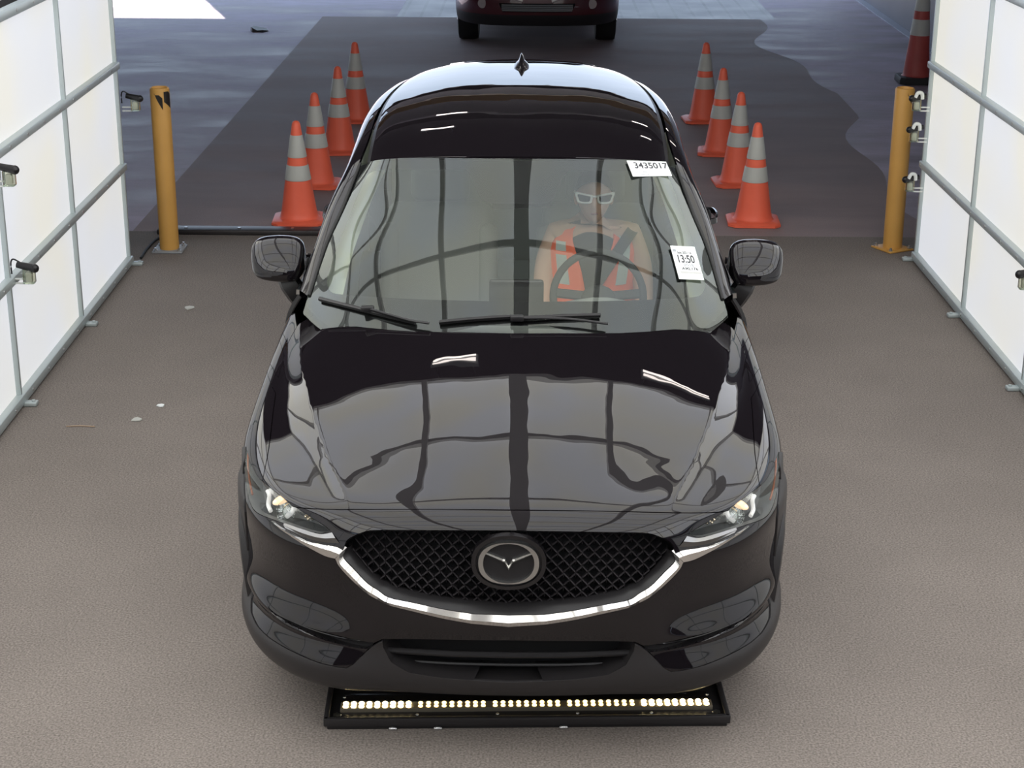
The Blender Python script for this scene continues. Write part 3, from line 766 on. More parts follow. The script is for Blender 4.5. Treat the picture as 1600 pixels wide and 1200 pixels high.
BUMP = [c1]+fp(hfront[:-1][::-1])[:-1]+fp(hl_up[i453:])+fp(hl_lo)[1:-1]+PS[1:]+PB+[pb0, gb0]+fp(ch_out)[::-1]+fp(gtop)[::-1]+[gt0]
slot_top = cr([(416, 941), (421, 950), (438, 963), (475, 978), (532, 994), (573, 1003)], 4)
slot_bot = cr([(585, 1004), (574, 1014), (532, 1007), (489, 994), (446, 975), (424, 957)], 4)
SLOT = fp(slot_top)+fp(slot_bot)
bump = panel('bumper', FR, BUMP, holes=[SLOT], m=PAINT, parent=car, gap=.0015, step=.16)
HLP = fp(hl_up)+fp(hl_lo)[1:-1]
intake = [(598, 1001), (600, 1012), (612, 1034), (640, 1050), (690, 1058), (740, 1062)]
in0, in1 = cen(1003), cen(1065)
# clad outline: rim of the wheel arch, lower boundary of the paint, intake edge, bottom
CLADP = [tip]+PS[1:]+PB[:k585]+fp(intake)+[in1, (0, NV), (3, NV), (6, NV), (8.5, NV), (10, NV), (10, 15), (10, 11), (10, 8), (10, 6), (9.7, 4.4)]
panel('lower_cladding', FR, CLADP, m=CLAD, parent=car, gap=.001, d=.004, step=.16)
# dark inner shell so nothing shines through the seams
mb = MB(); U = np.linspace(0, 9.6, 34); Vv = np.linspace(.6, 17.5, 50); rows = []
for v in Vv:
    L = FR.off(np.stack([U, 0*U+v], 1), -.11); L[0, 0] = 0; R_ = L[::-1].copy(); R_[:, 0] *= -1
    rows.append([tuple(p) for p in np.concatenate([R_[:-1], L])])
mb.grid(rows); mb.build('inner_shell', BLACK, car)

def on(pts, d): return [FR.off([FR.find(p)], d)[0] for p in pts]
def both_strip(name, lines, m, parent, smooth=20, sides='both', names=None):
    "a strip between 3D polylines, mirrored"
    if sides == 'both':
        mb = MB()
        rows = []
        for L in lines:
            L = [tuple(p) for p in L]; R_ = [(-p[0], p[1], p[2]) for p in L[::-1]]
            if abs(L[-1][0]) < 1e-4: rows.append(L+R_[1:])
            else: rows.append(L+R_)
        mb.grid(rows); return mb.build(name, m, parent, smooth=smooth)
    for s in (1, -1):
        mb = MB(); mb.grid([[(p[0]*s, p[1], p[2]) for p in L] for L in lines]); mb.build(name, m, parent, smooth=smooth)

# --- grille
grille = bpy.data.objects.new('grille', None); COL.objects.link(grille); grille.parent = car
ins = [(541, 856), (537, 864), (536, 874), (552, 891), (572, 912), (590, 924), (607, 935), (646, 943.5), (695, 954), (739, 961)]
outs = [(524, 872), (526, 876), (530, 884), (545, 901), (571, 925), (591, 937), (607, 945), (642, 954), (692, 966), (737, 974)]
ins2 = cr(ins, 4); outs2 = cr(outs, 4)
def cpt(y, d): p = FR.off([cen(y)], d)[0]; p[0] = 0; return p
def neg(L): return [np.array([-p[0], p[1], p[2]]) for p in L]
ii = on(ins2, -.005)+[cpt(963, -.005)]; oo = on(outs2, .002)+[cpt(979, .002)]
mid = []
for a, b in zip(ins2, outs2): mid.append((a[0]*.52+b[0]*.48, a[1]*.52+b[1]*.48))
mm = on(mid, .009)+[cpt(971, .009)]
oo2 = on(outs2, -.02)+[cpt(979, -.02)]; ii2 = on(ins2, -.03)+[cpt(963, -.03)]
both_strip('chrome_trim', [ii2, ii, mm, oo, oo2], CHROME, grille, smooth=12)
# chrome wings under the headlamps
wt = cr([(427, 813), (442, 823.5), (480, 842.5), (508, 848.5), (528, 849), (541, 856)], 4); wb_ = cr([(427, 816), (438, 826), (468, 846), (489, 858), (509, 868), (524, 872)], 4)
wm = [(a[0]*.45+b[0]*.55, a[1]*.45+b[1]*.55) for a, b in zip(wt, wb_)]
both_strip('chrome_wing', [on(wt, -.022), on(wt, -.006), on(wm, .008), on(wb_, .004), on(wb_, -.015)], CHROME, grille, smooth=12, sides='two')
# slim dark chrome between headlamp and wing
w1 = cr([(444, 817), (470, 826), (500, 834.5), (519, 832)], 4); w2 = cr([(446, 825), (480, 841), (506, 847), (531, 849)], 4)
both_strip('wing_shadow_trim', [on(w1, .001), on([(a[0]*.5+b[0]*.5, a[1]*.5+b[1]*.5) for a, b in zip(w1, w2)], .006), on(w2, .001)], DARKCHROME, grille, smooth=12, sides='two')
# bevelled frame running in to the mesh
DEP = -.045
mbd = [(549, 852), (550, 858), (556, 868), (578, 891), (595, 905), (609, 912), (625, 919), (677, 931), (730, 938.5), (760, 941)]
mb2 = cr(mbd, 4)
fr_o = on(ins2, -.010)+[cpt(963, -.010)]
fr_i = [FR.off([FR.find(p, DEP)], DEP)[0] for p in mb2]+[cpt(943, DEP)]
def cdep(y, d):
    vs = np.linspace(6, 13, 600); P = FR.pix(np.stack([vs*0, vs], 1), d)[:, 1]; v = vs[np.argmin(abs(P-y))]; p = FR.off([(0, v)], d)[0]; p[0] = 0; return p
fr_i[-1] = cdep(943, DEP)
fr_m = [a*.5+b*.5+np.array([0, -.004, 0]) for a, b in zip(fr_o, fr_i)]
both_strip('grille_frame', [neg(fr_o), neg(fr_m), neg(fr_i), [p+np.array([0, .03, 0]) for p in neg(fr_i)]], TRIMB, grille, smooth=40)
# top lip of the opening
tl = on(gtop[::-1], -.002)[::1]; tl = tl+[FR.off([gt0], -.002)[0]*np.array([0, 1, 1])]
tl2 = [p+np.array([0, .05, -.012]) for p in tl]
both_strip('grille_lip', [neg(tl), neg([p+np.array([0, .004, -.004]) for p in tl]), neg(tl2)], GLOSSB, grille)
# mesh: staggered chevrons
def plan_y(x):
    x = abs(x); 
    for a, b in zip(plan[:-1], plan[1:]):
        if x <= b[0]: return a[1]+(b[1]-a[1])*(x-a[0])/(b[0]-a[0])
    return .7
def mesh_pt(x, z): return Vector((x, plan_y(x)+.062+max(0, z-.62)*.22-.0*(z-.6), z))
gpoly_px = [(x, y) for x, y in mb2]+[(790, 943), (790, 829), (583, 829), (558, 838)]
def ray(px, py):
    a, b = px-800, py-600; u = _cr*a+_sr*b; v = -_sr*a+_cr*b
    X, dep, up_ = u/F_PX, 1., -v/F_PX; Y = dep*_cp+up_*_sp; Z = -dep*_sp+up_*_cp
    return Vector((_cy*X+_sy*Y, -_sy*X+_cy*Y, Z))
gp = np.array([(x, y) for x, y in gpoly_px])
def inside(x, z):
    p = mesh_pt(-abs(x), z); q = proj(np.array(p))[0]; q = np.array([min(q[0], 789.5), q[1]]); return inpoly(np.array([[q[0], q[1]]]), gp)[0]
mb = MB(); W_, H_ = .0385, .0205
zz = .545; j = 0
while zz < .80:
    x0 = -.60 + (W_/2 if j % 2 else 0)
    for i in range(34):
        x = x0+i*W_
        if inside(x, zz):
            a, b, c = mesh_pt(x-W_/2, zz+H_*.45), mesh_pt(x, zz-H_*.42), mesh_pt(x+W_/2, zz+H_*.45)
            f_ = Vector((0, -.006, 0))
            for p, q in ((a, b), (b, c)):
                t1 = Vector((0, 0, .0028)); 
                V = mb.grid([[p+t1, q+t1+f_], [p-t1*.2+f_, q-t1*.2+f_*2], [p-t1*1.4, q-t1*1.6+f_], [p-t1+Vector((0, .02, 0)), q-t1+Vector((0, .02, 0))]])
            bq = b+Vector((0, -.012, 0))
            V = mb.grid([[b+Vector((-.0022, 0, .004)), b+Vector((-.0022, .0, -H_*.9))], [bq+Vector((0, 0, .004)), b+Vector((0, -.004, -H_*.9))], [b+Vector((.0022, 0, .004)), b+Vector((.0022, 0, -H_*.9))]])
    zz += H_; j += 1
mb.build('grille_mesh', mat('grille_plastic', (.030, .027, .029), .35), grille)
mb = MB(); rows = []
for z in np.linspace(.50, .82, 8): rows.append([tuple(mesh_pt(x, z)+Vector((0, .035, 0))) for x in np.linspace(-.58, .58, 40)])
mb.grid(rows); mb.build('grille_backing', BLACK, grille)
# emblem: bezel, dish, winged oval ring
em = bpy.data.objects.new('emblem', None); COL.objects.link(em); em.parent = grille
def hitp(px, py, y): r = ray(px, py); t = (y-CAM[1])/r.y; return Vector(CAM)+r*t
ec = hitp(789, 879, .005); ec.x = 0
tilt = Matrix.Translation(ec) @ Matrix.Rotation(radians(90-8), 4, 'X')     # local x right, y up, z towards the front
def eplate(name, outer, inner, z0, z1, m, parent):
    mb = MB(); n = len(outer)
    O0 = [mb.bm.verts.new((x, y, z0)) for x, y in outer]; O1 = [mb.bm.verts.new((x*.985, y*.985, z1)) for x, y in outer]
    for i in range(n): mb.cap([O0[i], O0[(i+1) % n], O1[(i+1) % n], O1[i]])
    if inner:
        I0 = [mb.bm.verts.new((x, y, z0)) for x, y in inner]; I1 = [mb.bm.verts.new((x*1.012, y*1.012, z1)) for x, y in inner]
        for i in range(n): mb.cap([O1[i], O1[(i+1) % n], I1[(i+1) % n], I1[i]]); mb.cap([I1[i], I1[(i+1) % n], I0[(i+1) % n], I0[i]])
    else: mb.cap(O1)
    bmesh.ops.transform(mb.bm, matrix=tilt, verts=mb.bm.verts); return mb.build(name, m, parent)
def ell(a, b, n=64, p=2.0): return [(a*math.copysign(abs(cos(t))**(2/p), cos(t)), b*math.copysign(abs(sin(t))**(2/p), sin(t))) for t in np.linspace(0, 2*pi, n, endpoint=False)]
eplate('emblem_bezel', ell(.117, .088, p=2.2), ell(.101, .075, p=2.2), -.03, .004, GLOSSB, em)
eplate('emblem_dish', ell(.104, .078, p=2.2), None, -.03, -.006, TRIMB, em)
# ring thick at the flanks, thin top and bottom
eo = ell(.0945, .067, 96, 2.35); ei = [(x*(.80 if abs(x) > 0 else 1)*1.0, y*.93) for x, y in ell(.0975, .067, 96, 2.1)]
eplate('emblem_ring', eo, ei, -.008, .012, CHROME_B, em)
wing = [(-.079, .031), (-.074, .036), (-.018, .0135), (-.011, .0125), (0, -.008), (.011, .0125), (.018, .0135), (.074, .036), (.079, .031), (.020, .004), (.0135, .002), (.0, -.023), (-.0135, .002), (-.020, .004)]
mb = MB(); A = [mb.bm.verts.new((x, y, -.006)) for x, y in wing]; B_ = [mb.bm.verts.new((x, y, .006)) for x, y in wing]; n = len(wing)
for i in range(n): mb.cap([A[i], A[(i+1) % n], B_[(i+1) % n], B_[i]])
ridge = [(-.0765, .0335), (-.0765, .0335), (-.019, .009), (-.012, .0075), (0, -.0155), (.012, .0075), (.019, .009), (.0765, .0335)]
RG = [mb.bm.verts.new((x, y, .012)) for x, y in ridge[1:]]
top = B_[1:8]; bot = [B_[0]]+B_[13:8:-1]+[B_[8]]
idx_b = [0, 13, 12, 11, 10, 9, 8]
for i in range(6):
    mb.cap([B_[1+i], B_[2+i], RG[i+1], RG[i]]); mb.cap([RG[i], RG[i+1], B_[idx_b[i+1]], B_[idx_b[i]]])
bmesh.ops.transform(mb.bm, matrix=tilt, verts=mb.bm.verts); mb.build('emblem_wings', CHROME_B, em, smooth=10)

# --- headlamps
for s, sd in ((-1, 'L'), (1, 'R')):
    hl = bpy.data.objects.new('headlamp', None); COL.objects.link(hl); hl.parent = car
    panel('lens', FR, HLP, m=LENS, parent=hl, side=sd, gap=.001, depth=.0)
    # bowl following the outline
    ring = resample(HLP, .25); P0 = FR.off(ring, -.002); P1 = FR.off(inset(FR, ring, .006), -.02); P2 = FR.off(inset(FR, ring, .010), -.055)
    mb = MB()
    f = lambda L: [(p[0]*s, p[1], p[2]) for p in L]
    mb.grid([f(P0), f(P1), f(P2)], close_u=True)
    mb.build('housing_wall', LAMP_DARK, hl)
    panel('housing_back', FR, [tuple(p) for p in inset(FR, ring, .008)], m=LAMP_DARK, parent=hl, side=sd, depth=0, d=-.055)
    def hp(px, py, d): p = FR.off([FR.find((px, py))], d)[0]; return Vector((p[0]*s, p[1], p[2]))
    ax = (ray(440, 790)*-1).normalized(); ax = Vector((ax.x*(-s), -1, .25)).normalized()
    c = hp(437, 797, -.046)
    mb = MB(); mb.cyl(c, c+ax*.028, .042, .047, seg=28, caps=False); mb.build('projector_shroud', CHROME, hl)
    mb = MB(); mb.cyl(c+ax*.0, c+ax*.004, .042, seg=28); mb.build('projector_bowl', LAMP_REF, hl)
    mb = MB(); mb.sph(c+ax*.018, .029, 24, sc=(1, 1, 1)); mb.build('projector_lens', glass_mat('projector_glass', (.95, .95, .97), 1.5, 0, 4), hl)
    c3 = hp(433, 781, -.020)
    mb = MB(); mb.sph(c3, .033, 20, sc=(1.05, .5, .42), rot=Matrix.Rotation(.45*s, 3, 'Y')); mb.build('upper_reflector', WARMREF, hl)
    # bracket shaped day light: arcs either side of the projector
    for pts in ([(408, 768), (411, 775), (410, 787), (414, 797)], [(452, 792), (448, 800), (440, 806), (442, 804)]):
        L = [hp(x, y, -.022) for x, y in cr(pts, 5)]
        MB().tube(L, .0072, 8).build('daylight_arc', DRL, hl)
    c4 = hp(476, 806, -.03); mb = MB()
    for k in range(7):
        a = k*2*pi/6; mb.sph(c4+Vector((.014*cos(a)*(k > 0), .004*cos(a), .011*sin(a)*(k > 0))), .0060, 8)
    mb.build('inner_reflector_beads', mat('bead_chrome', (.9, .75, .55), .15, 1), hl)
    L1 = [hp(x, y, -.012) for x, y in cr([(393, 722), (404, 745), (430, 766), (455, 785), (482, 804)], 4)]
    L2 = [hp(x, y, -.030) for x, y in cr([(389, 735), (397, 757), (418, 780), (445, 796), (478, 813)], 4)]
    mb = MB(); mb.grid([L1, L2]); mb.build('upper_bezel', LAMP_REF, hl)
    L1 = [hp(x, y, -.020) for x, y in cr([(398, 797), (425, 810), (455, 819), (480, 827), (503, 830)], 4)]
    L2 = [hp(x, y, -.040) for x, y in cr([(402, 782), (425, 802), (455, 808), (480, 815), (506, 824)], 4)]
    mb = MB(); mb.grid([L1, L2]); mb.build('lower_bezel', TRIMB, hl)
    L = [hp(x, y, -.008) for x, y in cr([(385, 706), (384, 724), (386, 748), (391, 772)], 4)]
    MB().tube(L, .0035, 8).build('side_marker', AMBER, hl)

# --- recessed side slots and lower intake
for s, sd in ((-1, 'L'), (1, 'R')):
    A = FR.off(SLOT, -.002); B_ = FR.off(SLOT, -.035)
    mb = MB(); f = lambda L: [(p[0]*s, p[1], p[2]) for p in L]; mb.grid([f(A), f(B_)], close_u=True)
    sl = mb.build('fog_slot', TRIMB, car)
    panel('slot_floor', FR, SLOT, m=CLAD, parent=sl, side=sd, depth=0, d=-.028)
    T = FR.off(fp(slot_top), -.006); Bt = FR.off(fp(slot_bot[::-1]), -.006); n_ = min(len(T), len(Bt)); ml = [(T[i]*.5+Bt[i]*.5) for i in range(1, n_-1)]
    MB().tube([(p[0]*s, p[1]+.012, p[2]) for p in ml], [.004]*len(ml), 8).build('slot_fin', GLOSSB, sl)
ink = bpy.data.objects.new('lower_intake', None); COL.objects.link(ink); ink.parent = car
mb = MB(); xs = np.linspace(-.47, .47, 30)
mb.grid([[(x, plan_y(x)+.17, z) for x in xs] for z in (.22, .47)]); mb.build('intake_backing', BLACK, ink)
mb = MB(); mb.grid([[(x, plan_y(x)+yy, zz_) for x in xs] for yy, zz_ in ((.055, .455), (.10, .452), (.17, .45))]); mb.build('intake_roof', BLACK, ink)
mb = MB(); mb.grid([[(x, plan_y(x)+yy, zz_) for x in np.linspace(-.42, .42, 24)] for yy, zz_ in ((.04, .285), (.10, .275), (.17, .27))]); mb.build('intake_floor', CLAD, ink)
mb = MB(); mb.tube([(x, plan_y(x)+.062, .372+.0*x) for x in np.linspace(-.425, .425, 24)], .011, 10); mb.build('intake_bar', TRIMB, ink)
mb = MB()
for z in (.31, .34, .405, .43): mb.tube([(x, plan_y(x)+.11, z) for x in np.linspace(-.41, .41, 24)], .006, 6)
mb.build('intake_slats', CLAD, ink)
both_strip('intake_cheek', [on(intake, .002), [p+np.array([.04*(1 if p[0] < 0 else -1)*0-.03, .14, .0]) for p in on(intake, -.0)]], CLAD, ink, sides='two')

# --- windshield
WS = Surf([
 row((0, 1.10, 1.016), (.25, 1.115, 1.016), (.48, 1.17, 1.006), (.67, 1.265, 1.004), (.815, 1.44, 1.045)),
 row((0, 1.22, 1.09), (.25, 1.235, 1.086), (.48, 1.29, 1.078), (.665, 1.38, 1.074), (.800, 1.545, 1.107)),
 row((0, 1.47, 1.247), (.24, 1.485, 1.245), (.46, 1.535, 1.24), (.635, 1.62, 1.238), (.757, 1.776, 1.247)),
 row((0, 1.73, 1.404), (.22, 1.743, 1.401), (.425, 1.785, 1.392), (.59, 1.865, 1.377), (.708, 1.95, 1.352)),
 row((0, 1.99, 1.556), (.2, 1.998, 1.554), (.385, 2.03, 1.547), (.54, 2.08, 1.530), (.655, 2.175, 1.487))], interp=True).orient((0, -.5, 1))
wf = lambda pts, d=0.: [tuple(WS.find(p, d)) for p in pts]
ws = panel('windshield', WS, [(0, .3), (2, .3), (4, .4), (4, 1), (4, 2), (4, 3), (4, 4), (3, 4), (2, 4), (1, 4), (0, 4)], m=WGLASS, parent=car, depth=0, step=.1)
# dark ceramic border behind the glass: outer rim with the clear window cut out, and the sensor patch
clear = cr([(600, 264), (580, 268), (568, 282), (545, 340), (522, 396), (511, 432), (512, 448), (520, 457), (545, 460), (640, 466), (740, 469), (790, 470)], 3)
cl_top = cr([(727, 264), (680, 264), (600, 264)], 3)
sens = [(758, 313), (749, 308), (742, 296), (735, 276), (727, 266)]
sens = cr([(770, 317), (757, 314), (749, 306), (741, 288), (735, 273), (727, 264)], 3)
def wcen(y, d=0.):
    vs = np.linspace(0, 4, 900); P = WS.pix(np.stack([vs*0, vs], 1), d)[:, 1]; return (0., vs[np.argmin(abs(P-y))])
OUTP = [wcen(508), (.5, wcen(508)[1]), (2, .55), (3.96, .75), (3.98, 2), (3.98, 3), (3.98, 3.98), (2, 3.98), (0, 3.98), wcen(317)]+wf(sens)+wf(cl_top)[1:-1]+wf(clear)[:-1]+[wcen(470)]
frit = panel('frit_border', WS, OUTP, m=FRIT, parent=ws, depth=0, d=-.004, step=.1)
# triangular sensor window
def on_ws(px, py, d, s=-1):
    p = WS.off([WS.find((px, py))], d)[0]; return Vector((p[0]*s, p[1], p[2]))
# --- papers on the windshield
def ws_world(px, py, d=.003):
    "point of the (right half) windshield under a pixel"
    best = None
    lo = np.array([1.5, 2.0]); uv = lo.copy()
    for _ in range(40):
        p = proj(WS.off([uv], d))[0]; e = p-np.array([px, py]); h = 1e-4
        J = np.stack([(proj(WS.off([uv+[h, 0]], d))[0]-p)/h, (proj(WS.off([uv+[0, h]], d))[0]-p)/h], 1)
        uv = np.clip(uv-np.clip(np.linalg.lstsq(J, e, rcond=None)[0], -.3, .3), [0, 0], [4, 4])
    return Vector(WS.off([uv], d)[0])
def paper(corners, label, texts, bars):
    c = [ws_world(*p, .010) for p in corners]     # TL TR BR BL
    root = empty('paper_tag', tuple((c[0]+c[2])/2), 0, label=label, cat='paper tag', group='white paper tags on the windshield')
    o = root.location; c = [p-o for p in c]
    def bl(u, v, e=0.):
        p = c[3]*(1-u)*(1-v)+c[2]*u*(1-v)+c[0]*(1-u)*v+c[1]*u*v; nn = (c[2]-c[3]).cross(c[0]-c[3]).normalized(); return p+nn*e
    mb = MB(); V = mb.grid([[bl(u, v, .0012) for u in np.linspace(0, 1, 5)] for v in np.linspace(0, 1, 5)])
    V = mb.grid([[bl(u, v, 0) for u in np.linspace(0, 1, 5)] for v in np.linspace(0, 1, 5)], flip=True); mb.build('sheet', PAPER, root)
    for body, u0, u1, v0, v1, m in texts:
        t = text_obj('printed_text', body, .05, root, Matrix.Identity(4), m, 0, fit=(1, 1))
        for v in t.data.vertices:
            v.co = bl(u0+(u1-u0)*(v.co.x+.5), v0+(v1-v0)*(v.co.y+.5), .0018)
    for u0, u1, v0, v1, m in bars:
        mb = MB(); mb.grid([[bl(u0, v0, .0018), bl(u1, v0, .0018)], [bl(u0, v1, .0018), bl(u1, v1, .0018)]]); mb.build('printed_bar', m, root)
    return root
paper([(979, 251), (1041, 250), (1050, 275), (989, 276)], 'wide white paper tag with a seven digit number at the top corner of the windshield',
      [('3435017', .135, .99, .50, .90, INK), ('SALE  LANE', .10, .40, .22, .33, INKG), ('LOT  ARRIVAL', .08, .45, .06, .17, INKG)], [])
paper([(1047, 384), (1085, 386), (1100, 438), (1061, 436)], 'small upright white paper tag printed 13:50 low on the windshield',
      [('13:50', .17, .84, .49, .73, INK), ('Sale 2021 16', .20, .78, .76, .84, INK), ('2018', .33, .74, .38, .47, INKG), ('A90,176', .22, .88, .265, .36, INK)],
      [(.04, .18, .82, .90, INKG), (.12, .96, .17, .235, mat('grey_print', (.52, .52, .50), .8))])

# --- roof, pillars, glasshouse
RF = Surf([
 row((0, 1.995, 1.563), (.2, 2.003, 1.560), (.385, 2.035, 1.549), (.52, 2.08, 1.531), (.60, 2.14, 1.510), (.655, 2.19, 1.485)),
 row((0, 2.30, 1.617), (.2, 2.31, 1.614), (.38, 2.33, 1.602), (.52, 2.35, 1.583), (.60, 2.38, 1.562), (.662, 2.42, 1.535)),
 row((0, 2.75, 1.650), (.2, 2.75, 1.648), (.38, 2.76, 1.636), (.52, 2.78, 1.617), (.60, 2.80, 1.598), (.660, 2.83, 1.570)),
 row((0, 3.25, 1.657), (.2, 3.25, 1.654), (.37, 3.25, 1.643), (.50, 3.26, 1.622), (.58, 3.28, 1.603), (.640, 3.30, 1.575)),
 row((0, 3.75, 1.640), (.2, 3.75, 1.637), (.35, 3.75, 1.624), (.47, 3.76, 1.603), (.54, 3.77, 1.582), (.595, 3.78, 1.552)),
 row((0, 4.10, 1.612), (.19, 4.10, 1.609), (.33, 4.10, 1.597), (.44, 4.10, 1.575), (.505, 4.10, 1.552), (.550, 4.10, 1.520)),
 row((0, 4.38, 1.575), (.18, 4.37, 1.573), (.31, 4.36, 1.560), (.41, 4.34, 1.540), (.465, 4.32, 1.518), (.505, 4.30, 1.485))], interp=True).orient((0, 0, 1))
roof = panel('roof', RF, [(0, 0), (4.1, 0), (4.1, 1), (4.1, 2), (4.1, 3), (4.1, 4), (4.1, 5), (4.1, 6), (0, 6)], m=PAINT, parent=car, depth=.015, step=.15, gap=.001)
panel('roof_gutter', RF, [(4.12, 0), (4.42, 0), (4.42, 3), (4.42, 6), (4.12, 6), (4.12, 3)], m=TRIMB, parent=roof, side='R', depth=.004, step=.2, d=-.008)
panel('roof_gutter', RF, [(4.12, 0), (4.42, 0), (4.42, 3), (4.42, 6), (4.12, 6), (4.12, 3)], m=TRIMB, parent=roof, side='L', depth=.004, step=.2, d=-.008)
# header gap strip between glass and roof
mb = MB(); U = np.linspace(0, 4.6, 20); A = WS.ev(np.stack([np.minimum(U, 4), 0*U+4], 1)); 
# A pillar / roof rail swept section
inn = [(.800, 1.545, 1.107), (.757, 1.776, 1.247), (.708, 1.95, 1.352), (.655, 2.175, 1.487), (.635, 2.42, 1.545), (.632, 2.83, 1.580), (.610, 3.30, 1.584), (.568, 3.78, 1.562), (.525, 4.10, 1.530), (.482, 4.30, 1.495)]
out = [(.842, 1.64, 1.095), (.808, 1.80, 1.205), (.765, 2.02, 1.345), (.712, 2.22, 1.452), (.700, 2.45, 1.500), (.700, 2.85, 1.525), (.682, 3.30, 1.528), (.640, 3.80, 1.500), (.598, 4.12, 1.465), (.55, 4.33, 1.43)]
ins_ = cr(inn, 6); ous_ = cr(out, 6)
for s in (-1, 1):
    mb = MB(); rows = []
    for a, b in zip(ins_, ous_):
        a, b = Vector(a), Vector(b); w = (b-a); d = Vector((0, .8, .5)).normalized(); nn = w.cross(d)*-1
        if nn.z < 0: nn = -nn
        nn = Vector((.55, -.35, .75)).normalized()
        q = [a+Vector((0, 0, -.012)), a+nn*.004, a*.75+b*.25+nn*.016, a*.5+b*.5+nn*.021, a*.25+b*.75+nn*.017, b+nn*.006, b+Vector((.004, 0, -.016)), b+Vector((-.02, 0, -.03))]
        rows.append([(p.x*s, p.y, p.z) for p in q])
    mb.grid(rows); mb.build('a_pillar', PAINT, car, smooth=50)
    # black glass edge seal along the pillar
    mb = MB(); mb.tube([((p[0]-.004)*s, p[1]-.003, p[2]+.004) for p in ins_[:19]], .0065, 8); mb.build('windshield_seal', RUBBER, car)

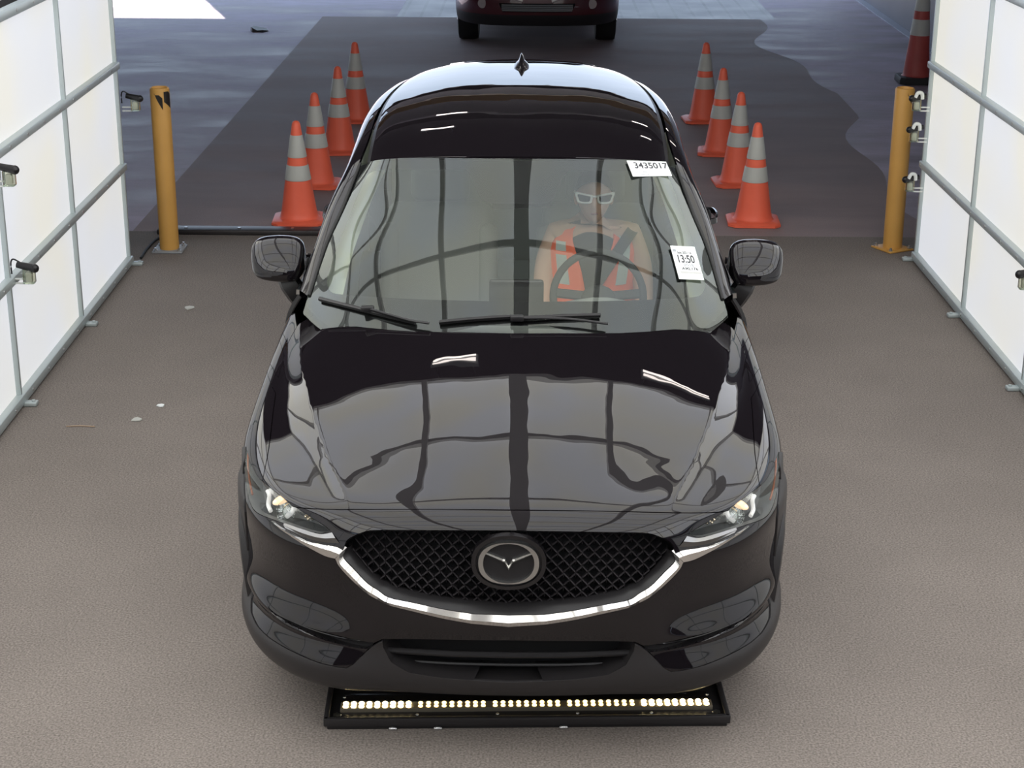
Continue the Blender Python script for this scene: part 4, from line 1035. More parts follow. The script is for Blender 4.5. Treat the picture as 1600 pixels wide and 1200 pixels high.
# side body
def side_net(s=1):
    ys = [1.72, 2.1, 2.75, 3.3, 3.75, 4.15, 4.45]
    prof = {0: (.862, 1.06), 1: (.915, .985), 2: (.932, .90), 3: (.922, .76), 4: (.918, .60), 5: (.905, .42), 6: (.885, .30)}
    rows = []
    for k in range(7):
        r = []
        for y in ys:
            x, z = prof[k]
            if k == 0: z += .02*(y-1.72)*.9; x -= .012*(y-1.72)
            if k == 1: z += .012*(y-1.72)
            if y > 3.6: x -= (.045 if k < 2 else .03)*((y-3.6)/.85)**2
            if y > 3.5 and k in (1, 2): x += .012
            r.append((x, y, z))
        rows.append(r)
    return rows
SB = Surf(side_net(), sym=False, interp=False).orient((1, 0, .3))
def yu(y): ys = [1.72, 2.1, 2.75, 3.3, 3.75, 4.15, 4.45]; return float(np.interp(y, ys, range(7)))
for s, sd in ((-1, 'L'), (1, 'R')):
    for nm, ya, yb in (('front_door', 1.76, 2.74), ('rear_door', 2.75, 3.66), ('rear_quarter_panel', 3.67, 4.44)):
        u0, u1 = yu(ya), yu(yb)
        lowv = 5.0
        if nm == 'rear_door': poly = [(u0, 0), (u1, 0), (u1, 2.4), (u1-.35, 3.6), (u1-.6, lowv), (u0, lowv)]
        elif nm == 'rear_quarter_panel':
            poly = [(u0, 0), (u1, 0), (u1, lowv), (u1-.4, lowv), (u1-.8, 3.1), (u0+.6, 2.3), (u0, 2.4)]
        else: poly = [(u0, 0), (u1, 0), (u1, lowv), (u0, lowv)]
        d = panel(nm, SB, poly, m=PAINT, parent=car, side=sd, depth=.02, gap=.002, step=.25)
        if nm != 'rear_quarter_panel':
            yh = 2.52 if nm == 'front_door' else 3.46
            mb = MB(); q = [(.925, yh-.11, .958), (.955, yh-.09, .962), (.965, yh, .966), (.955, yh+.09, .966), (.925, yh+.11, .964)]
            mb.tube([(a*s, b, c) for a, b, c in cr(q, 5)], 1, sec=[(.006, .014), (-.004, .016), (-.008, .0), (-.004, -.014), (.006, -.012)]); mb.build('door_handle', CHROME_B if 0 else GLOSSB, d)
            mb = MB(); mb.sph((.93*s, yh, .955), .045, 14, sc=(.25, 1.2, .8)); mb.build('handle_cup', BLACK, d)
    # belt moulding, side glass
    mb = MB(); L = [tuple(SB.off([(yu(y), .0)], .002)[0]*np.array([s, 1, 1])) for y in np.linspace(1.74, 4.2, 20)]
    mb.tube(L, 1, sec=[(-.008, .014), (.008, .014), (.010, -.006), (-.010, -.006)]); mb.build('belt_moulding', CHROME_B, car)
    def side_pt(y, t):
        b = SB.off([(yu(max(y, 1.74)), 0)], -.01)[0]; op = np.array(ous_); k = np.interp(y, op[:, 1], np.arange(len(op))); i = int(min(k, len(op)-2)); o_ = op[i]+(op[i+1]-op[i])*(k-i)
        bulge = .035*sin(pi*min(1, max(0, t)))
        return ((b[0]*(1-t)+(o_[0]-.01)*t+bulge*.6)*s, y, b[2]*(1-t)+(o_[2]-.012)*t)
    for nm, ya, yb in (('front_side_glass', 1.80, 2.72), ('rear_side_glass', 2.78, 3.60), ('quarter_glass', 3.66, 4.05)):
        mb = MB(); mb.grid([[side_pt(y, t) for y in np.linspace(ya, yb, 12)] for t in np.linspace(0, 1, 8)]); mb.build(nm, SGLASS, car)
    for nm, ya, yb in (('b_pillar', 2.71, 2.79), ('c_pillar', 3.59, 3.67), ('d_pillar', 4.04, 4.36)):
        mb = MB(); mb.grid([[(side_pt(y, t)[0]+.004*s, side_pt(y, t)[1], side_pt(y, t)[2]) for y in np.linspace(ya, yb, 6)] for t in np.linspace(0, 1, 8)]); mb.build(nm, GLOSSB if nm != 'd_pillar' else PAINT, car)
    mb = MB(); rows = []
    for z, x in ((.86, .925), (.78, .926), (.70, .922), (.60, .917), (.50, .908), (.42, .902)):
        y0 = .93+.455*1.02*math.sqrt(max(.02, 1-((z-.375)/.455)**2)) if z < .82 else 1.12
        rows.append([(x*s, y0+(1.756-y0)*t, z) for t in np.linspace(0, 1, 6)])
    mb.grid(rows); mb.build('fender_lower', PAINT, car)
    # sill cladding
    mb = MB(); mb.grid([[(x*s, y, z) for y in np.linspace(1.35, 3.25, 12)] for x, z in ((.905, .46), (.935, .42), (.935, .30), (.90, .24), (.80, .22))]); mb.build('sill_cladding', CLAD, car)
    # wheel arches
    for nm, yc in (('front_wheel_arch', .93), ('rear_wheel_arch', 3.63)):
        mb = MB(); rows = []
        A_ = np.linspace(-.15 if nm[0] == 'r' else -.38, pi+.15, 34)
        for rr, x in ((.375, .80), (.375, .915), (.385, .932), (.43, .932), (.455, .924), (.46, .89)):
            rows.append([((x-max(0, .55-a)*.05*(nm[0] == 'f'))*s, yc+rr*1.02*cos(a)*-1, .375+rr*sin(a)) for a in A_])
        mb.grid(rows); mb.build(nm, CLAD, car)
# tailgate
mb = MB(); rows = []
for y, z, w in ((4.34, 1.53, .42), (4.44, 1.45, .56), (4.52, 1.25, .66), (4.56, 1.08, .74), (4.55, .85, .76), (4.56, .6, .80), (4.53, .35, .80), (4.4, .25, .78)):
    rows.append([(w*t, y-.06*abs(t)**3, z) for t in np.linspace(-1, 1, 17)])
mb.grid(rows); mb.build('tailgate', PAINT, car)
for s in (-1, 1):
    mb = MB(); rows = []
    for y, z, w in ((4.44, 1.45, .56), (4.52, 1.25, .66), (4.56, 1.08, .74), (4.55, .85, .76), (4.56, .6, .80), (4.53, .35, .80)):
        yq = 4.30; a = SB.off([(5.9, max(0, min(6, (1.06-z)/.12)))], 0)[0] if z < 1.07 else np.array(side_pt(4.3, (z-1.08)/.4))*np.array([1, 1, 1])
        rows.append([(abs(a[0])*s, a[1]-.02, z), ((abs(a[0])*.55+w*.45)*s, (a[1]+y-.06)/2+.04, z), (w*s, y-.06, z)])
    mb.grid(rows); mb.build('tail_corner', PAINT, car)

# wheels
def wheel(x, y, s):
    w = bpy.data.objects.new('wheel', None); COL.objects.link(w); w.parent = car; w.location = (x, y, .355)
    mb = MB(); prof = [(.235, -.10), (.30, -.112), (.345, -.105), (.355, -.08), (.357, 0), (.355, .08), (.345, .105), (.30, .112), (.235, .10)]
    rows = [[(a*s, r*cos(t), r*sin(t)) for t in np.linspace(0, 2*pi, 40, endpoint=False)] for r, a in prof]; mb.grid(rows, close_u=True); mb.build('tire', RUBBER, w)
    mb = MB(); rows = [[(a*s, r*cos(t), r*sin(t)) for t in np.linspace(0, 2*pi, 40, endpoint=False)] for r, a in ((.238, .10), (.228, .095), (.215, .05), (.21, -.09))]; mb.grid(rows, close_u=True)
    for k in range(10):
        a = k*2*pi/10; mb.tube([(.07*s, .04*cos(a), .04*sin(a)), (.085*s, .13*cos(a), .13*sin(a)), (.085*s, .225*cos(a), .225*sin(a))], 1, sec=[(-.018, -.012), (.018, -.012), (.014, .012), (-.014, .012)], upv=(1, 0, 0))
    mb.cyl((.05*s, 0, 0), (.095*s, 0, 0), .05, seg=20); mb.build('rim', ALLOY, w)
    MB().cyl((-.02*s, 0, 0), (.0*s, 0, 0), .16, seg=28).build('brake_disc', STEELP, w)
for s in (-1, 1):
    for y in (.93, 3.63): wheel(.795*s, y, s)
# underbody so the car is closed below
mb = MB(); mb.box((0, 2.3, .30), (1.5, 4.1, .12), bev=.03); mb.build('underbody', BLACK, car)

# antenna
an = bpy.data.objects.new('antenna', None); COL.objects.link(an); an.parent = car; an.location = (0, 3.70, 1.640)
mb = MB(); rows = []
for t in np.linspace(0, 1, 12):
    y = -.085+.17*t; h = .008+.068*(t**1.6)*(1 if t < .9 else 1-(t-.9)*4); w = .036*math.sqrt(max(0, 1-(2*t-1)**4))+.002
    rows.append([(w*math.copysign(abs(cos(a))**1.6, cos(a)) * (1 if sin(a) < .35 else .55), y+.012*sin(a), h*sin(a)) for a in np.linspace(0, pi, 13)])
mb.grid(rows); mb.cap([v for v in list(mb.bm.verts)[-13:]]); mb.build('fin', GLOSSB, an, smooth=60)
# rear spoiler lip
mb = MB(); mb.grid([[(x, y-.10*abs(x/.5)**3, z-.03*abs(x/.5)**2) for x in np.linspace(-.38, .38, 24)] for y, z in ((4.28, 1.585), (4.37, 1.578), (4.43, 1.562), (4.42, 1.548), (4.36, 1.54))]); mb.build('spoiler', PAINT, car, smooth=40)

# door mirrors
for s in (-1, 1):
    mr = bpy.data.objects.new('door_mirror', None); COL.objects.link(mr); mr.parent = car
    C0 = Vector((.957*s, 1.84, 1.172))
    mb = MB(); rows = []
    # loops from the glass side forward to the nose; local a outward, b up
    def loop(k, ca, cb, ra, rb, y, n=44, p=3.6):
        L = []
        for t in np.linspace(0, 2*pi, n, endpoint=False):
            a = math.copysign(abs(cos(t))**(2/p), cos(t)); b = math.copysign(abs(sin(t))**(2/p), sin(t))
            shear = -.10*a*1.0 if b < 0 else 0.0
            hh = rb*(1.0-.16*max(0, a) if b < 0 else 1-.10*max(0, a))
            L.append((C0.x+s*(ca+ra*a), y+.05*(ca+ra*a)*3*.6, C0.z+cb+hh*b))
        return L
    for (ca, cb, ra, rb, y) in ((0, 0, .104, .080, 1.915), (0, 0, .109, .085, 1.89), (0, -.001, .110, .084, 1.862), (-.001, -.006, .107, .076, 1.835), (-.003, -.018, .101, .062, 1.805), (-.006, -.032, .090, .045, 1.780), (-.010, -.042, .070, .028, 1.764), (-.014, -.048, .03, .010, 1.757)):
        rows.append(loop(0, ca, cb, ra, rb, y))
    V = mb.grid(rows, close_u=True); mb.cap(V[-1]); o = mb.build('mirror_cap', PAINT, mr, smooth=60)
    mb = MB(); V = mb.grid([loop(0, 0, 0, .102, .077, 1.905)], close_u=True) if 0 else None
    L = loop(0, 0, 0, .098, .073, 1.912); mb.cap([mb.bm.verts.new(p) for p in L]); mb.build('mirror_glass', CHROME, mr)
    mb = MB(); L = [ (C0.x+s*(-.085+.19*t), 1.77+.06*t+.03*(2*t-1)**2, C0.z-.040-.018*(1-t)+.02*t) for t in np.linspace(0, 1, 12)]
    mb.tube([(p[0], p[1]-.004, p[2]) for p in L], .0035, 8); mb.build('turn_signal_strip', CHROME_B, mr)
    mb = MB(); mb.tube([(C0.x-s*.035, 1.85, C0.z-.07), (C0.x-s*.05, 1.83, C0.z-.10), (C0.x-s*.075, 1.83, C0.z-.14), (C0.x-s*.09, 1.85, C0.z-.17)], 1, sec=[(-.045, .0), (-.03, .022), (.03, .022), (.045, 0), (.03, -.022), (-.03, -.022)], upv=(0, -1, 0)); mb.build('mirror_stalk', TRIMB, mr, smooth=50)
    mb = MB(); mb.grid([[(.868*s, 1.72, 1.075), (.862*s, 2.02, 1.09)], [(.84*s, 1.78, 1.14), (.835*s, 2.02, 1.16)], [(.795*s, 1.93, 1.25), (.79*s, 2.02, 1.27)]]); mb.build('mirror_sail', GLOSSB, mr)

# wipers
def wiper(pts_blade, pts_arm, pivot):
    w = bpy.data.objects.new('wiper', None); COL.objects.link(w); w.parent = car
    def wp(px, py, d):
        if px < 803: p = WS.off([WS.find((px, py))], d)[0]; return Vector((-p[0], p[1], p[2]))
        return ws_world(px, py, d)
    b = [wp(*p, .014) for p in cr(pts_blade, 4)]
    MB().tube(b, 1, sec=[(-.004, -.009), (.004, -.009), (.008, .001), (.002, .007), (-.002, .007), (-.008, .001)]).build('wiper_blade', TRIMB, w, smooth=40)
    b2 = [wp(*p, .004) for p in cr(pts_blade, 4)]; MB().tube(b2, .004, 6).build('wiper_rubber', RUBBER, w)
    a = [wp(*p, .026) for p in cr(pts_arm, 4)]; MB().tube(a, [.005]*len(a), 8).build('wiper_arm', TRIMB, w)
    m_ = wp(*pts_arm[0], .022); MB().box(m_, (.05, .03, .022), bev=.006).build('wiper_clip', TRIMB, w)
wiper([(502, 470), (545, 481), (600, 495), (650, 507)], [(577, 488), (610, 498), (645, 508), (672, 512)], None)
wiper([(687, 507), (740, 502), (800, 498), (870, 494), (938, 492)], [(808, 497), (860, 497), (905, 500), (950, 506)], None)

# --- cabin
mb = MB(); rows = []
xs = np.linspace(-.74, .74, 25)
for y, z in ((1.28, 1.02), (1.45, 1.035), (1.62, 1.03), (1.78, 1.005), (1.90, .97), (1.94, .92), (1.93, .80), (1.90, .55)):
    rows.append([(x, y+.16*abs(x/.74)**2.5*(1 if y < 1.7 else .1), z-.03*abs(x/.74)**3 + (.055*math.exp(-((x-.35)/.17)**2)*math.exp(-((y-1.86)/.07)**2))) for x in xs])
mb.grid(rows); dash = mb.build('dashboard', DASH, car, smooth=50)
mb = MB(); mb.box((0, 1.88, 1.03), (.22, .02, .11), bev=.012); mb.build('display_screen', GLOSSB, dash)
mb = MB(); mb.grid([[(x, y, z) for x in np.linspace(-.70, .70, 12)] for y, z in ((4.0, .6), (1.9, .45))]); mb.build('cabin_floor', DARKIN, car)
# head lining, pillar trims
mb = MB(); V = np.linspace(.15, 5.6, 14); U = np.linspace(0, 4.3, 12); rows = []
for v in V:
    L = RF.off(np.stack([U, 0*U+v], 1), -.035); L[0, 0] = 0; R_ = L[::-1].copy(); R_[:, 0] *= -1; rows.append([tuple(p) for p in np.concatenate([R_[:-1], L])])
mb.grid(rows); mb.build('head_lining', CREAM, car)
for s in (-1, 1):
    mb = MB(); rows = []
    # follows the pillar inside the glass, widening toward the dashboard
    for (px, py, w) in ((589, 272, 16), (560, 330, 20), (540, 380, 23), (522, 425, 24), (520, 452, 20)):
        pass
    a = [(.765, 1.62, 1.085), (.735, 1.76, 1.20), (.700, 1.90, 1.29), (.655, 2.06, 1.39), (.61, 2.2, 1.47)]
    for (x, y, z) in cr(a, 5):
        k = (z-1.06)/.42; w = .085-.03*k
        rows.append([((x+.02)*s, y-.02, z), (x*s, y, z+.0), ((x-w*.5)*s, y+.012, z-.004), ((x-w)*s, y+.045, z-.02), ((x-w+.01)*s, y+.10, z-.05)])
    mb.grid(rows); mb.build('pillar_trim', PTRIM, car, smooth=60)
    mb = MB(); mb.grid([[(.80*s, y, z) for y in np.linspace(1.8, 4.0, 6)] for z in (.5, 1.06)]); mb.build('door_lining', SEATM, car)
    mb = MB(); mb.box((.72*s, 2.72, 1.25), (.05, .14, .55), bev=.02, rot=Matrix.Rotation(-.22*s, 3, 'Y')); mb.build('b_pillar_trim', CREAM, car)
mb = MB(); mb.grid([[(x, y, z) for x in np.linspace(-.46, .46, 8)] for y, z in ((4.05, .9), (4.18, 1.3), (4.0, 1.52))]); mb.build('rear_glass', SGLASS, car)
def seat(x):
    s = bpy.data.objects.new('front_seat', None); COL.objects.link(s); s.parent = car; s.location = (x, 2.62, 0)
    MB().box((0, -.18, .60), (.50, .52, .16), bev=.06, seg=4).build('seat_cushion', SEATM, s)
    MB().box((0, .16, .88), (.48, .15, .60), bev=.06, seg=4, rot=Matrix.Rotation(-.28, 3, 'X')).build('backrest', SEATM, s)
    MB().box((0, .27, 1.245), (.27, .10, .17), bev=.045, seg=4, rot=Matrix.Rotation(-.15, 3, 'X')).build('headrest', SEATM, s)
    mb = MB()
    for dx in (-.06, .06): mb.cyl((dx, .25, 1.10), (dx, .265, 1.2), .007, seg=8)
    mb.build('headrest_post', SCREW, s)
    for dx in (-.22, .22): MB().box((dx, .13, .86), (.09, .14, .46), bev=.04, seg=3, rot=Matrix.Rotation(-.28, 3, 'X')).build('bolster', SEATM, s)
seat(-.36); seat(.345)
rs = bpy.data.objects.new('rear_seat', None); COL.objects.link(rs); rs.parent = car
MB().box((0, 3.35, .62), (1.30, .5, .18), bev=.06, seg=3).build('seat_cushion', SEATM, rs)
MB().box((0, 3.66, .90), (1.30, .15, .58), bev=.06, seg=3, rot=Matrix.Rotation(-.3, 3, 'X')).build('backrest', SEATM, rs)
for x in (-.38, 0, .38): MB().box((x, 3.77, 1.22), (.24, .09, .12), bev=.04, seg=3).build('headrest', SEATM, rs)
# interior mirror with stalk and sensor housing
im = bpy.data.objects.new('interior_mirror', None); COL.objects.link(im); im.parent = car
MB().box((0.02, 1.98, 1.385), (.25, .03, .06), bev=.012, rot=Matrix.Rotation(.25, 3, 'Z')).build('mirror_body', TRIMB, im)
MB().cyl((0, 1.92, 1.45), (.01, 1.97, 1.40), .01, seg=10).build('mirror_stem', TRIMB, im)
MB().box((0, 1.92, 1.463), (.16, .16, .035), bev=.012, rot=Matrix.Rotation(.53, 3, 'X')).build('sensor_housing', TRIMB, im)
# steering wheel
sw = bpy.data.objects.new('steering_wheel', None); COL.objects.link(sw); sw.parent = car; sw.location = (.335, 1.98, .985); sw.rotation_euler = (radians(90-24), 0, 0)
mb = MB(); rows = []
for t in np.linspace(0, 2*pi, 48, endpoint=False): rows.append([((.185+.0155*cos(a))*cos(t), (.185+.0155*cos(a))*sin(t), .0155*sin(a)) for a in np.linspace(0, 2*pi, 12, endpoint=False)])
mb.grid(rows, close_u=True, close_v=True); mb.build('wheel_rim', DARKIN, sw, smooth=60)
mb = MB(); mb.sph((0, -.01, -.01), .075, 20, sc=(1, .8, .35)); mb.build('wheel_hub', DARKIN, sw)
for a in (radians(5), radians(175), radians(-90)):
    MB().tube([(.05*cos(a), .05*sin(a), -.01), (.18*cos(a), .18*sin(a), 0)], 1, sec=[(-.02, -.006), (.02, -.006), (.014, .006), (-.014, .006)]).build('wheel_spoke', DARKIN, sw)

# --- the driver
def skin(name, verts, edges, m, parent, sub=2, root=0):
    me = bpy.data.meshes.new(name); me.from_pydata([v[:3] for v in verts], edges, []); o = link_mesh(name, me, m, parent)
    sk = o.modifiers.new('skin', 'SKIN'); sk.use_smooth_shade = True
    me.skin_vertices[0].data[root].use_root = True
    for i, v in enumerate(verts):
        r = v[3]; me.skin_vertices[0].data[i].radius = r if isinstance(r, tuple) else (r, r)
    sb = o.modifiers.new('sub', 'SUBSURF'); sb.levels = sub; sb.render_levels = sub
    return o
HX, HY = .333, 2.44
person = empty('person', (HX-.012, 2.40, .705), 0, label='driver in white-framed sunglasses and orange safety vest inside the black car', cat='person')
body = [
 (0, 0, .0, (.17, .12)), (0, .01, .16, (.155, .11)), (0, .0, .32, (.165, .11)), (0, -.005, .425, (.125, .085)), (0, -.025, .485, (.060, .058)), (0, -.045, .53, (.055, .058)),
 (-.155, .0, .435, .062), (-.205, -.045, .30, .050), (-.215, -.12, .14, .043), (-.185, -.27, .13, .036), (-.155, -.375, .165, .028),
 (.165, .0, .435, .062), (.215, -.045, .30, .050), (.225, -.12, .14, .043), (.195, -.27, .13, .036), (.165, -.375, .165, .028),
 (-.10, -.08, -.02, .095), (-.13, -.45, .0, .075), (-.13, -.60, -.35, .05), (.10, -.08, -.02, .095), (.13, -.45, .0, .075), (.13, -.60, -.35, .05)]
be = [(0, 1), (1, 2), (2, 3), (3, 4), (4, 5), (3, 6), (6, 7), (7, 8), (8, 9), (9, 10), (3, 11), (11, 12), (12, 13), (13, 14), (14, 15), (0, 16), (16, 17), (17, 18), (0, 19), (19, 20), (20, 21)]
skin('body', body, be, SKIN, person)
# head: sculpted sphere
mb = MB(); N_, Mv = 36, 28; rows = []
def face_r(th, ph):
    "radius factor; th azimuth (0 = facing -Y), ph elevation"
    x, z = sin(th)*cos(ph), sin(ph); y = -cos(th)*cos(ph)
    px_, py_, pz_ = x*.074, y*.095, z*.118
    f = max(0, cos(th))
    if z < -.1:      # taper to the chin
        t = min(1, (-z-.1)/.9); px_ *= 1-.35*t; py_ = py_*(1-.12*t) + (-.006*t if y < 0 else .035*t)
    nose = math.exp(-(th/.16)**2)*math.exp(-((z+.12)/.17)**2); py_ -= .022*nose
    py_ += .008*math.exp(-((abs(th)-.36)/.16)**2)*math.exp(-((z-.10)/.10)**2)      # eye sockets
    py_ -= .006*math.exp(-(th/.30)**2)*math.exp(-((z-.25)/.08)**2)                  # brow
    py_ -= .007*math.exp(-(th/.24)**2)*math.exp(-((z+.47)/.05)**2)                  # lips
    py_ += .004*math.exp(-(th/.22)**2)*math.exp(-((z+.55)/.03)**2)
    py_ -= .006*math.exp(-(th/.25)**2)*math.exp(-((z+.78)/.10)**2)                  # chin
    return (px_, py_, pz_)
for j in range(Mv+1):
    ph = -pi/2+pi*j/Mv; rows.append([face_r(2*pi*i/N_-pi, ph) for i in range(N_)])
mb.grid(rows, close_u=True)
for s in (-1, 1): mb.sph((.074*s, .008, -.01), .03, 12, sc=(.35, .6, 1.0))
head = mb.build('head', SKIN, person, smooth=180); head.location = (0, -.075, .62)
mb = MB(); rows = []
for j in range(15):
    ph = radians(2)+(pi/2-radians(2))*j/14; R_ = []
    for i in range(N_):
        th = 2*pi*i/N_-pi; fr = max(0, cos(th)); lim = radians(40)*fr; p = max(ph, lim*.9) if fr > 0 else ph-radians(35)*(1-j/14)
        q = face_r(th, p); k = 1.09; R_.append((q[0]*k, q[1]*k+.003, q[2]*k+.004))
    rows.append(R_)
mb.grid(rows, close_u=True); h = mb.build('hair', HAIR, person, smooth=180); h.location = head.location
mb = MB()
for s in (-1, 1): mb.tube([(.014*s, -.088, -.055+.0), (.0, -.092, -.054)], .004, 6)
lips = mb.build('lips', mat('lips', (.30, .12, .10), .5), person); lips.location = head.location
# sunglasses
sg = bpy.data.objects.new('sunglasses', None); COL.objects.link(sg); sg.parent = person; sg.location = head.location
for s in (-1, 1):
    o_ = [(.008, .017), (.045, .024), (.082, .030), (.078, .004), (.070, -.015), (.045, -.021), (.018, -.019), (.010, -.008)]
    o_ = cr(o_+[o_[0]], 3)[:-1]; cx_, cz_ = .043, .003
    i_ = [(cx_+(x-cx_)*.72, cz_+(z-cz_)*.64) for x, z in o_]
    yf = lambda x: -.1035+.12*x*x*6*.5
    n = len(o_); mb = MB()
    L = [[(x*s, yf(x), z+.012) for x, z in o_], [(x*s, yf(x)-.004, z+.012) for x, z in [(cx_+(a-cx_)*.95, cz_+(b-cz_)*.93) for a, b in o_]], [(x*s, yf(x)-.004, z+.012) for x, z in i_], [(x*s, yf(x)+.003, z+.012) for x, z in i_]]
    mb.grid(L, close_u=True); mb.build('frame', WHITEP, sg)
    mb = MB(); mb.cap([mb.bm.verts.new((x*s, yf(x)+.001, z+.012)) for x, z in i_]); mb.build('dark_lens', SUNL, sg)
    mb = MB(); mb.tube([(.080*s, -.085, .034), (.083*s, -.04, .028), (.080*s, .01, .02)], .004, 8); mb.build('temple', WHITEP, sg)
mb = MB(); mb.tube([(-.012, -.104, .022), (0, -.107, .024), (.012, -.104, .022)], .0045, 8); mb.build('bridge', WHITEP, sg)
# hands on the rim: palm, five fingers
def hand(cx_, cz_, s):
    V = [(cx_, -.375, cz_-.01, .026), (cx_+.004*s, -.415, cz_+.02, (.036, .018)), (cx_+.006*s, -.442, cz_+.045, (.038, .016))]; E_ = [(0, 1), (1, 2)]
    for k in range(4):
        o = (k-1.5)*.018; b = len(V); ln = [.9, 1.05, 1, .8][k]
        V += [(cx_+o, -.455, cz_+.062, .0095), (cx_+o, -.478, cz_+.058*1, .0088), (cx_+o, -.488, cz_+.058-.024*ln, .0082), (cx_+o, -.474, cz_+.058-.042*ln, .0075)]
        E_ += [(2, b), (b, b+1), (b+1, b+2), (b+2, b+3)]
    b = len(V); V += [(cx_-s*.035, -.42, cz_+.02, .012), (cx_-s*.050, -.445, cz_+.035, .010), (cx_-s*.050, -.468, cz_+.048, .009)]; E_ += [(1, b), (b, b+1), (b+1, b+2)]
    return skin('hand', V, E_, SKIN, person, sub=2)
hand(-.155, .165, -1); hand(.165, .165, 1)
# clothing: shirt shell and vest shell built round the torso rings
def torso_ring(z, a, b, cy, n=40, off=0):
    return [((a+off)*math.copysign(abs(cos(t))**.85, cos(t)), cy+(b+off)*math.copysign(abs(sin(t))**.9, sin(t)), z) for t in np.linspace(0, 2*pi, n, endpoint=False)]
prof = [(-.04, .175, .130, 0), (.08, .178, .128, 0), (.20, .185, .128, .0), (.31, .195, .126, .0), (.38, .195, .118, .0), (.43, .185, .10, .005), (.465, .150, .085, .01), (.485, .100, .070, .01)]
mb = MB(); mb.grid([torso_ring(z, a, b, c) for z, a, b, c in prof], close_u=True); mb.build('shirt', SHIRT, person, smooth=180)
# vest: two front panels with V neck, and back
mb = MB()
def vp(t, k, off=.008):
    z, a, b, c = [np.interp(k, range(len(prof)), [p[i] for p in prof]) for i in range(4)]
    return ((a+off)*math.copysign(abs(cos(t))**.85, cos(t)), c+(b+off)*math.copysign(abs(sin(t))**.9, sin(t)), z)
for s in (-1, 1):
    rows = []
    for k in np.linspace(0, 7, 22):
        vneck = .10+.85*max(0, (k-2.0)/5)**1.1*.62; arm = 0 if k < 2.8 else min(.50, (k-2.8)*.22)
        t0 = -pi/2+vneck*s; t1 = -pi/2+(1.42-arm)*s
        rows.append([vp(t0+(t1-t0)*q, k) for q in np.linspace(0, 1, 12)])
    mb.grid(rows)
rows = []
for k in np.linspace(0, 7, 22): rows.append([vp(pi/2-1.0+2.0*q, k) for q in np.linspace(0, 1, 14)])
mb.grid(rows); vest = mb.build('safety_vest', VEST, person, smooth=180, recalc=False); sd_ = vest.modifiers.new('solid', 'SOLIDIFY'); sd_.thickness = .004
for s in (-1, 1):
    mb = MB(); rows = []
    for k in np.linspace(2.4, 5.6, 10):
        tc_ = -pi/2+(.62+.05*(k-3))*s; rows.append([vp(tc_+d_*s, k, .0125) for d_ in (-.15, -.07, .0, .07, .15)])
    mb.grid(rows); mb.build('vest_tape', VSTRIPE, person, smooth=180)
# shoulder belt
mb = MB(); P_ = [(.19, .02, .475), (.15, -.085, .45), (.07, -.140, .34), (-.02, -.155, .20), (-.12, -.15, .06)]
mb.tube(cr(P_, 6), 1, sec=[(-.024, -.001), (.024, -.001), (.024, .002), (-.024, .002)], upv=(0, -1, .3)); b_ = mb.build('seat_belt', DARKIN, car, smooth=40); b_.location = person.location

# ------------------------------------------------------------------ the maroon car waiting behind
rc = empty('car', (.085, 15.1, 0), 0, label='dark maroon car behind the black one, only its lower front in view', cat='car')
net2 = [
 row((0, 1.55, 1.12), (.35, 1.55, 1.11), (.65, 1.58, 1.08), (.82, 1.62, 1.02), (.93, 1.7, .93), (.96, 1.75, .75)),
 row((0, .9, 1.08), (.35, .9, 1.07), (.65, .92, 1.04), (.82, .95, .99), (.93, 1.1, .90), (.96, 1.15, .80)),
 row((0, .3, 1.0), (.35, .32, .99), (.63, .36, .97), (.80, .45, .93), (.91, .7, .88), (.95, .8, .82)),
 row((0, .08, .90), (.35, .10, .89), (.62, .16, .87), (.79, .28, .84), (.90, .5, .80), (.95, .66, .76)),
 row((0, .03, .72), (.35, .05, .72), (.62, .11, .71), (.80, .24, .70), (.91, .45, .68), (.955, .60, .66)),
 row((0, 0, .52), (.35, .02, .52), (.62, .08, .52), (.80, .21, .52), (.92, .42, .52), (.96, .56, .52)),
 row((0, .0, .38), (.35, .02, .38), (.62, .08, .38), (.80, .22, .38), (.92, .42, .38), (.955, .56, .40)),
 row((0, .06, .27), (.35, .08, .27), (.62, .14, .27), (.79, .28, .27), (.90, .46, .28), (.94, .58, .30))]
S2 = Surf(net2).orient((0, -1, .3))
gr = [(0, 3.4), (1.75, 3.5), (1.6, 4.6), (0, 4.7)]; lo_ = [(0, 5.0), (1.35, 5.0), (1.20, 5.65), (0, 5.65)]
fog = lambda cx, cy_, rx, ry: [(cx+rx*cos(t), cy_+ry*sin(t)) for t in np.linspace(0, 2*pi, 20, endpoint=False)]
FG = fog(2.15, 5.05, .21, .42)
out2 = [(0, 0.02), (4.98, .02), (4.98, 2.9), (4.98, 5.9), (0, 5.9), (0, 5.65), (1.20, 5.65), (1.35, 5.0), (0, 5.0), (0, 4.7), (1.6, 4.6), (1.75, 3.5), (0, 3.4)]
panel('body_shell', S2, out2, holes=[FG], m=REDP, parent=rc, step=.15)
panel('bumper_valance', S2, [(0, 5.9), (4.98, 5.9), (4.98, 7), (0, 7)], m=CLAD, parent=rc, step=.2)
panel('grille', S2, gr, m=BLACK, parent=rc, depth=0, d=-.03, step=.15)
panel('lower_grille', S2, lo_, m=BLACK, parent=rc, depth=0, d=-.04, step=.15)
mb = MB()
for v in (5.12, 5.26, 5.4, 5.54): mb.tube([tuple(p) for p in S2.off([(u, v) for u in np.linspace(0, 1.25, 8)], -.015)], .008, 6); mb.tube([(-p[0], p[1], p[2]) for p in S2.off([(u, v) for u in np.linspace(0, 1.25, 8)], -.015)], .008, 6)
mb.build('grille_bars', STEELP, rc)
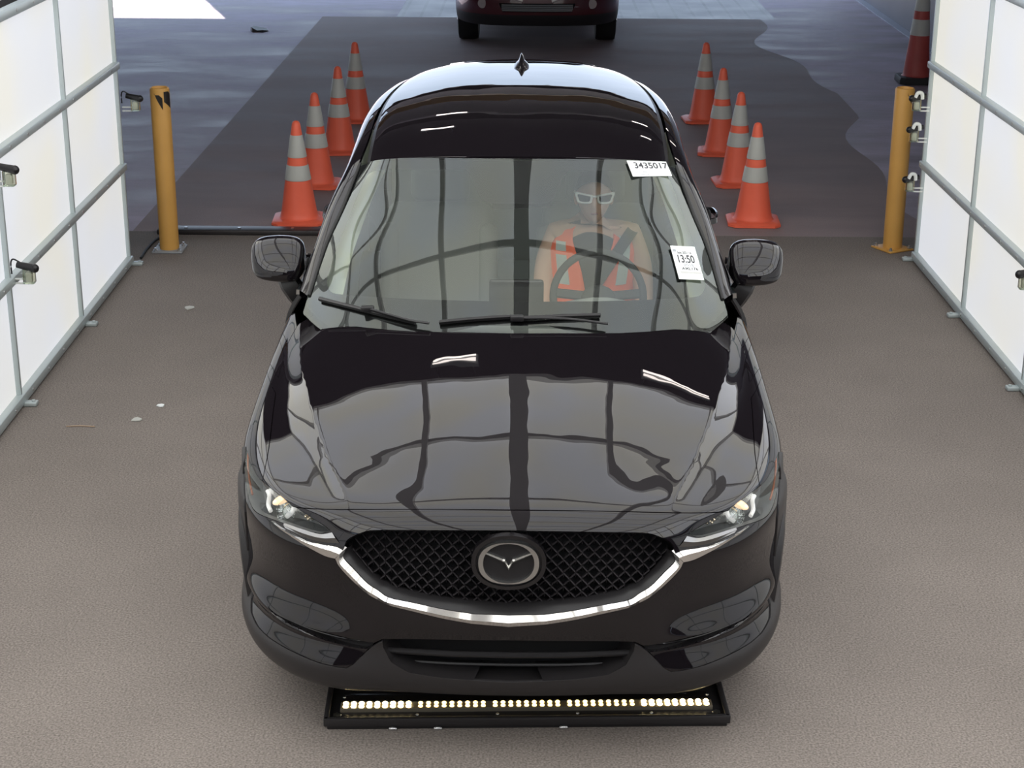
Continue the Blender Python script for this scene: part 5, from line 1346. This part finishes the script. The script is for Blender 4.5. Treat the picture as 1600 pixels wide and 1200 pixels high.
mb = MB(); mb.box((0, -.02, .60), (.33, .012, .13), bev=.004); mb.build('plate_holder', mat('pale_plate', (.32, .22, .22), .5), rc)
for s, sd in ((-1, 'L'), (1, 'R')):
    fl = bpy.data.objects.new('fog_lamp', None); COL.objects.link(fl); fl.parent = rc
    panel('fog_bezel', S2, FG, m=TRIMB, parent=fl, side=sd, depth=0, d=-.03, step=.1)
    p = S2.off([(2.15, 5.05)], -.02)[0]; c = Vector((p[0]*s, p[1]-.005, p[2]))
    MB().cyl(c, c+Vector((0, -.02, 0)), .05, .055, seg=24).build('fog_lens', mat('fog_glass', (.55, .5, .5), .15, .6), fl)
    HL2 = [(2.1, 3.3), (3.3, 3.2), (3.9, 2.9), (3.6, 3.7), (2.2, 4.1)]
    panel('headlamp', S2, HL2, m=LAMP_SATIN, parent=rc, side=sd, depth=0, d=.004, step=.15)
    for y in (.93, 3.75):
        w = bpy.data.objects.new('wheel', None); COL.objects.link(w); w.parent = rc; w.location = (.815*s, y, .365)
        mb = MB(); prof_ = [(.24, -.11), (.31, -.125), (.355, -.115), (.366, -.085), (.368, 0), (.366, .085), (.355, .115), (.31, .125), (.24, .11)]
        mb.grid([[(a*s, r*cos(t), r*sin(t)) for t in np.linspace(0, 2*pi, 36, endpoint=False)] for r, a in prof_], close_u=True); mb.build('tire', RUBBER, w)
        mb = MB(); mb.cyl((.04*s, 0, 0), (.10*s, 0, 0), .235, .22, seg=28)
        for k in range(5):
            a = k*2*pi/5; mb.tube([(.10*s, .03*cos(a), .03*sin(a)), (.112*s, .21*cos(a), .21*sin(a))], .025, 8)
        mb.build('rim', ALLOY, w)
    mb = MB(); mb.grid([[(x*s, y, z) for y in (.62, 1.7, 3.0, 4.2, 4.6)] for x, z in ((.88, 1.06), (.95, .96), (.962, .80), (.958, .74))])
    mb.grid([[(x*s, y, z) for y in (1.42, 2.2, 3.0, 3.24)] for x, z in ((.958, .74), (.955, .5), (.93, .28))]); mb.build('body_side', REDP, rc)
    mb = MB(); mb.grid([[(.88*s, 1.6, 1.06), (.86*s, 4.3, 1.08)], [(.66*s, 2.4, 1.62), (.64*s, 4.0, 1.62)]]); mb.build('side_glass', SGLASS, rc)
mb = MB(); mb.grid([[(w*t, y+.12*abs(t)**2, z) for t in np.linspace(-1, 1, 10)] for w, y, z in ((.82, 1.5, 1.10), (.74, 1.9, 1.36), (.65, 2.33, 1.60))]); mb.build('windshield', SGLASS, rc)
mb = MB(); mb.grid([[(x, y, z-.05*abs(x/.68)**3) for x in np.linspace(-.68, .68, 14)] for y, z in ((2.33, 1.61), (2.8, 1.68), (3.6, 1.68), (4.2, 1.62))]); mb.build('roof', REDP, rc)
mb = MB(); mb.grid([[(w*t, y, z) for t in np.linspace(-1, 1, 10)] for w, y, z in ((.64, 4.2, 1.60), (.86, 4.55, 1.1), (.90, 4.62, .5), (.86, 4.5, .28))]); mb.build('tailgate', REDP, rc)
MB().box((0, 2.5, .33), (1.45, 4.0, .12), bev=.03).build('underbody', BLACK, rc)
for s in (-1, 1):
    MB().box((.70*s, .95, .55), (.10, .9, .5), bev=.03).build('wheel_well', BLACK, rc)
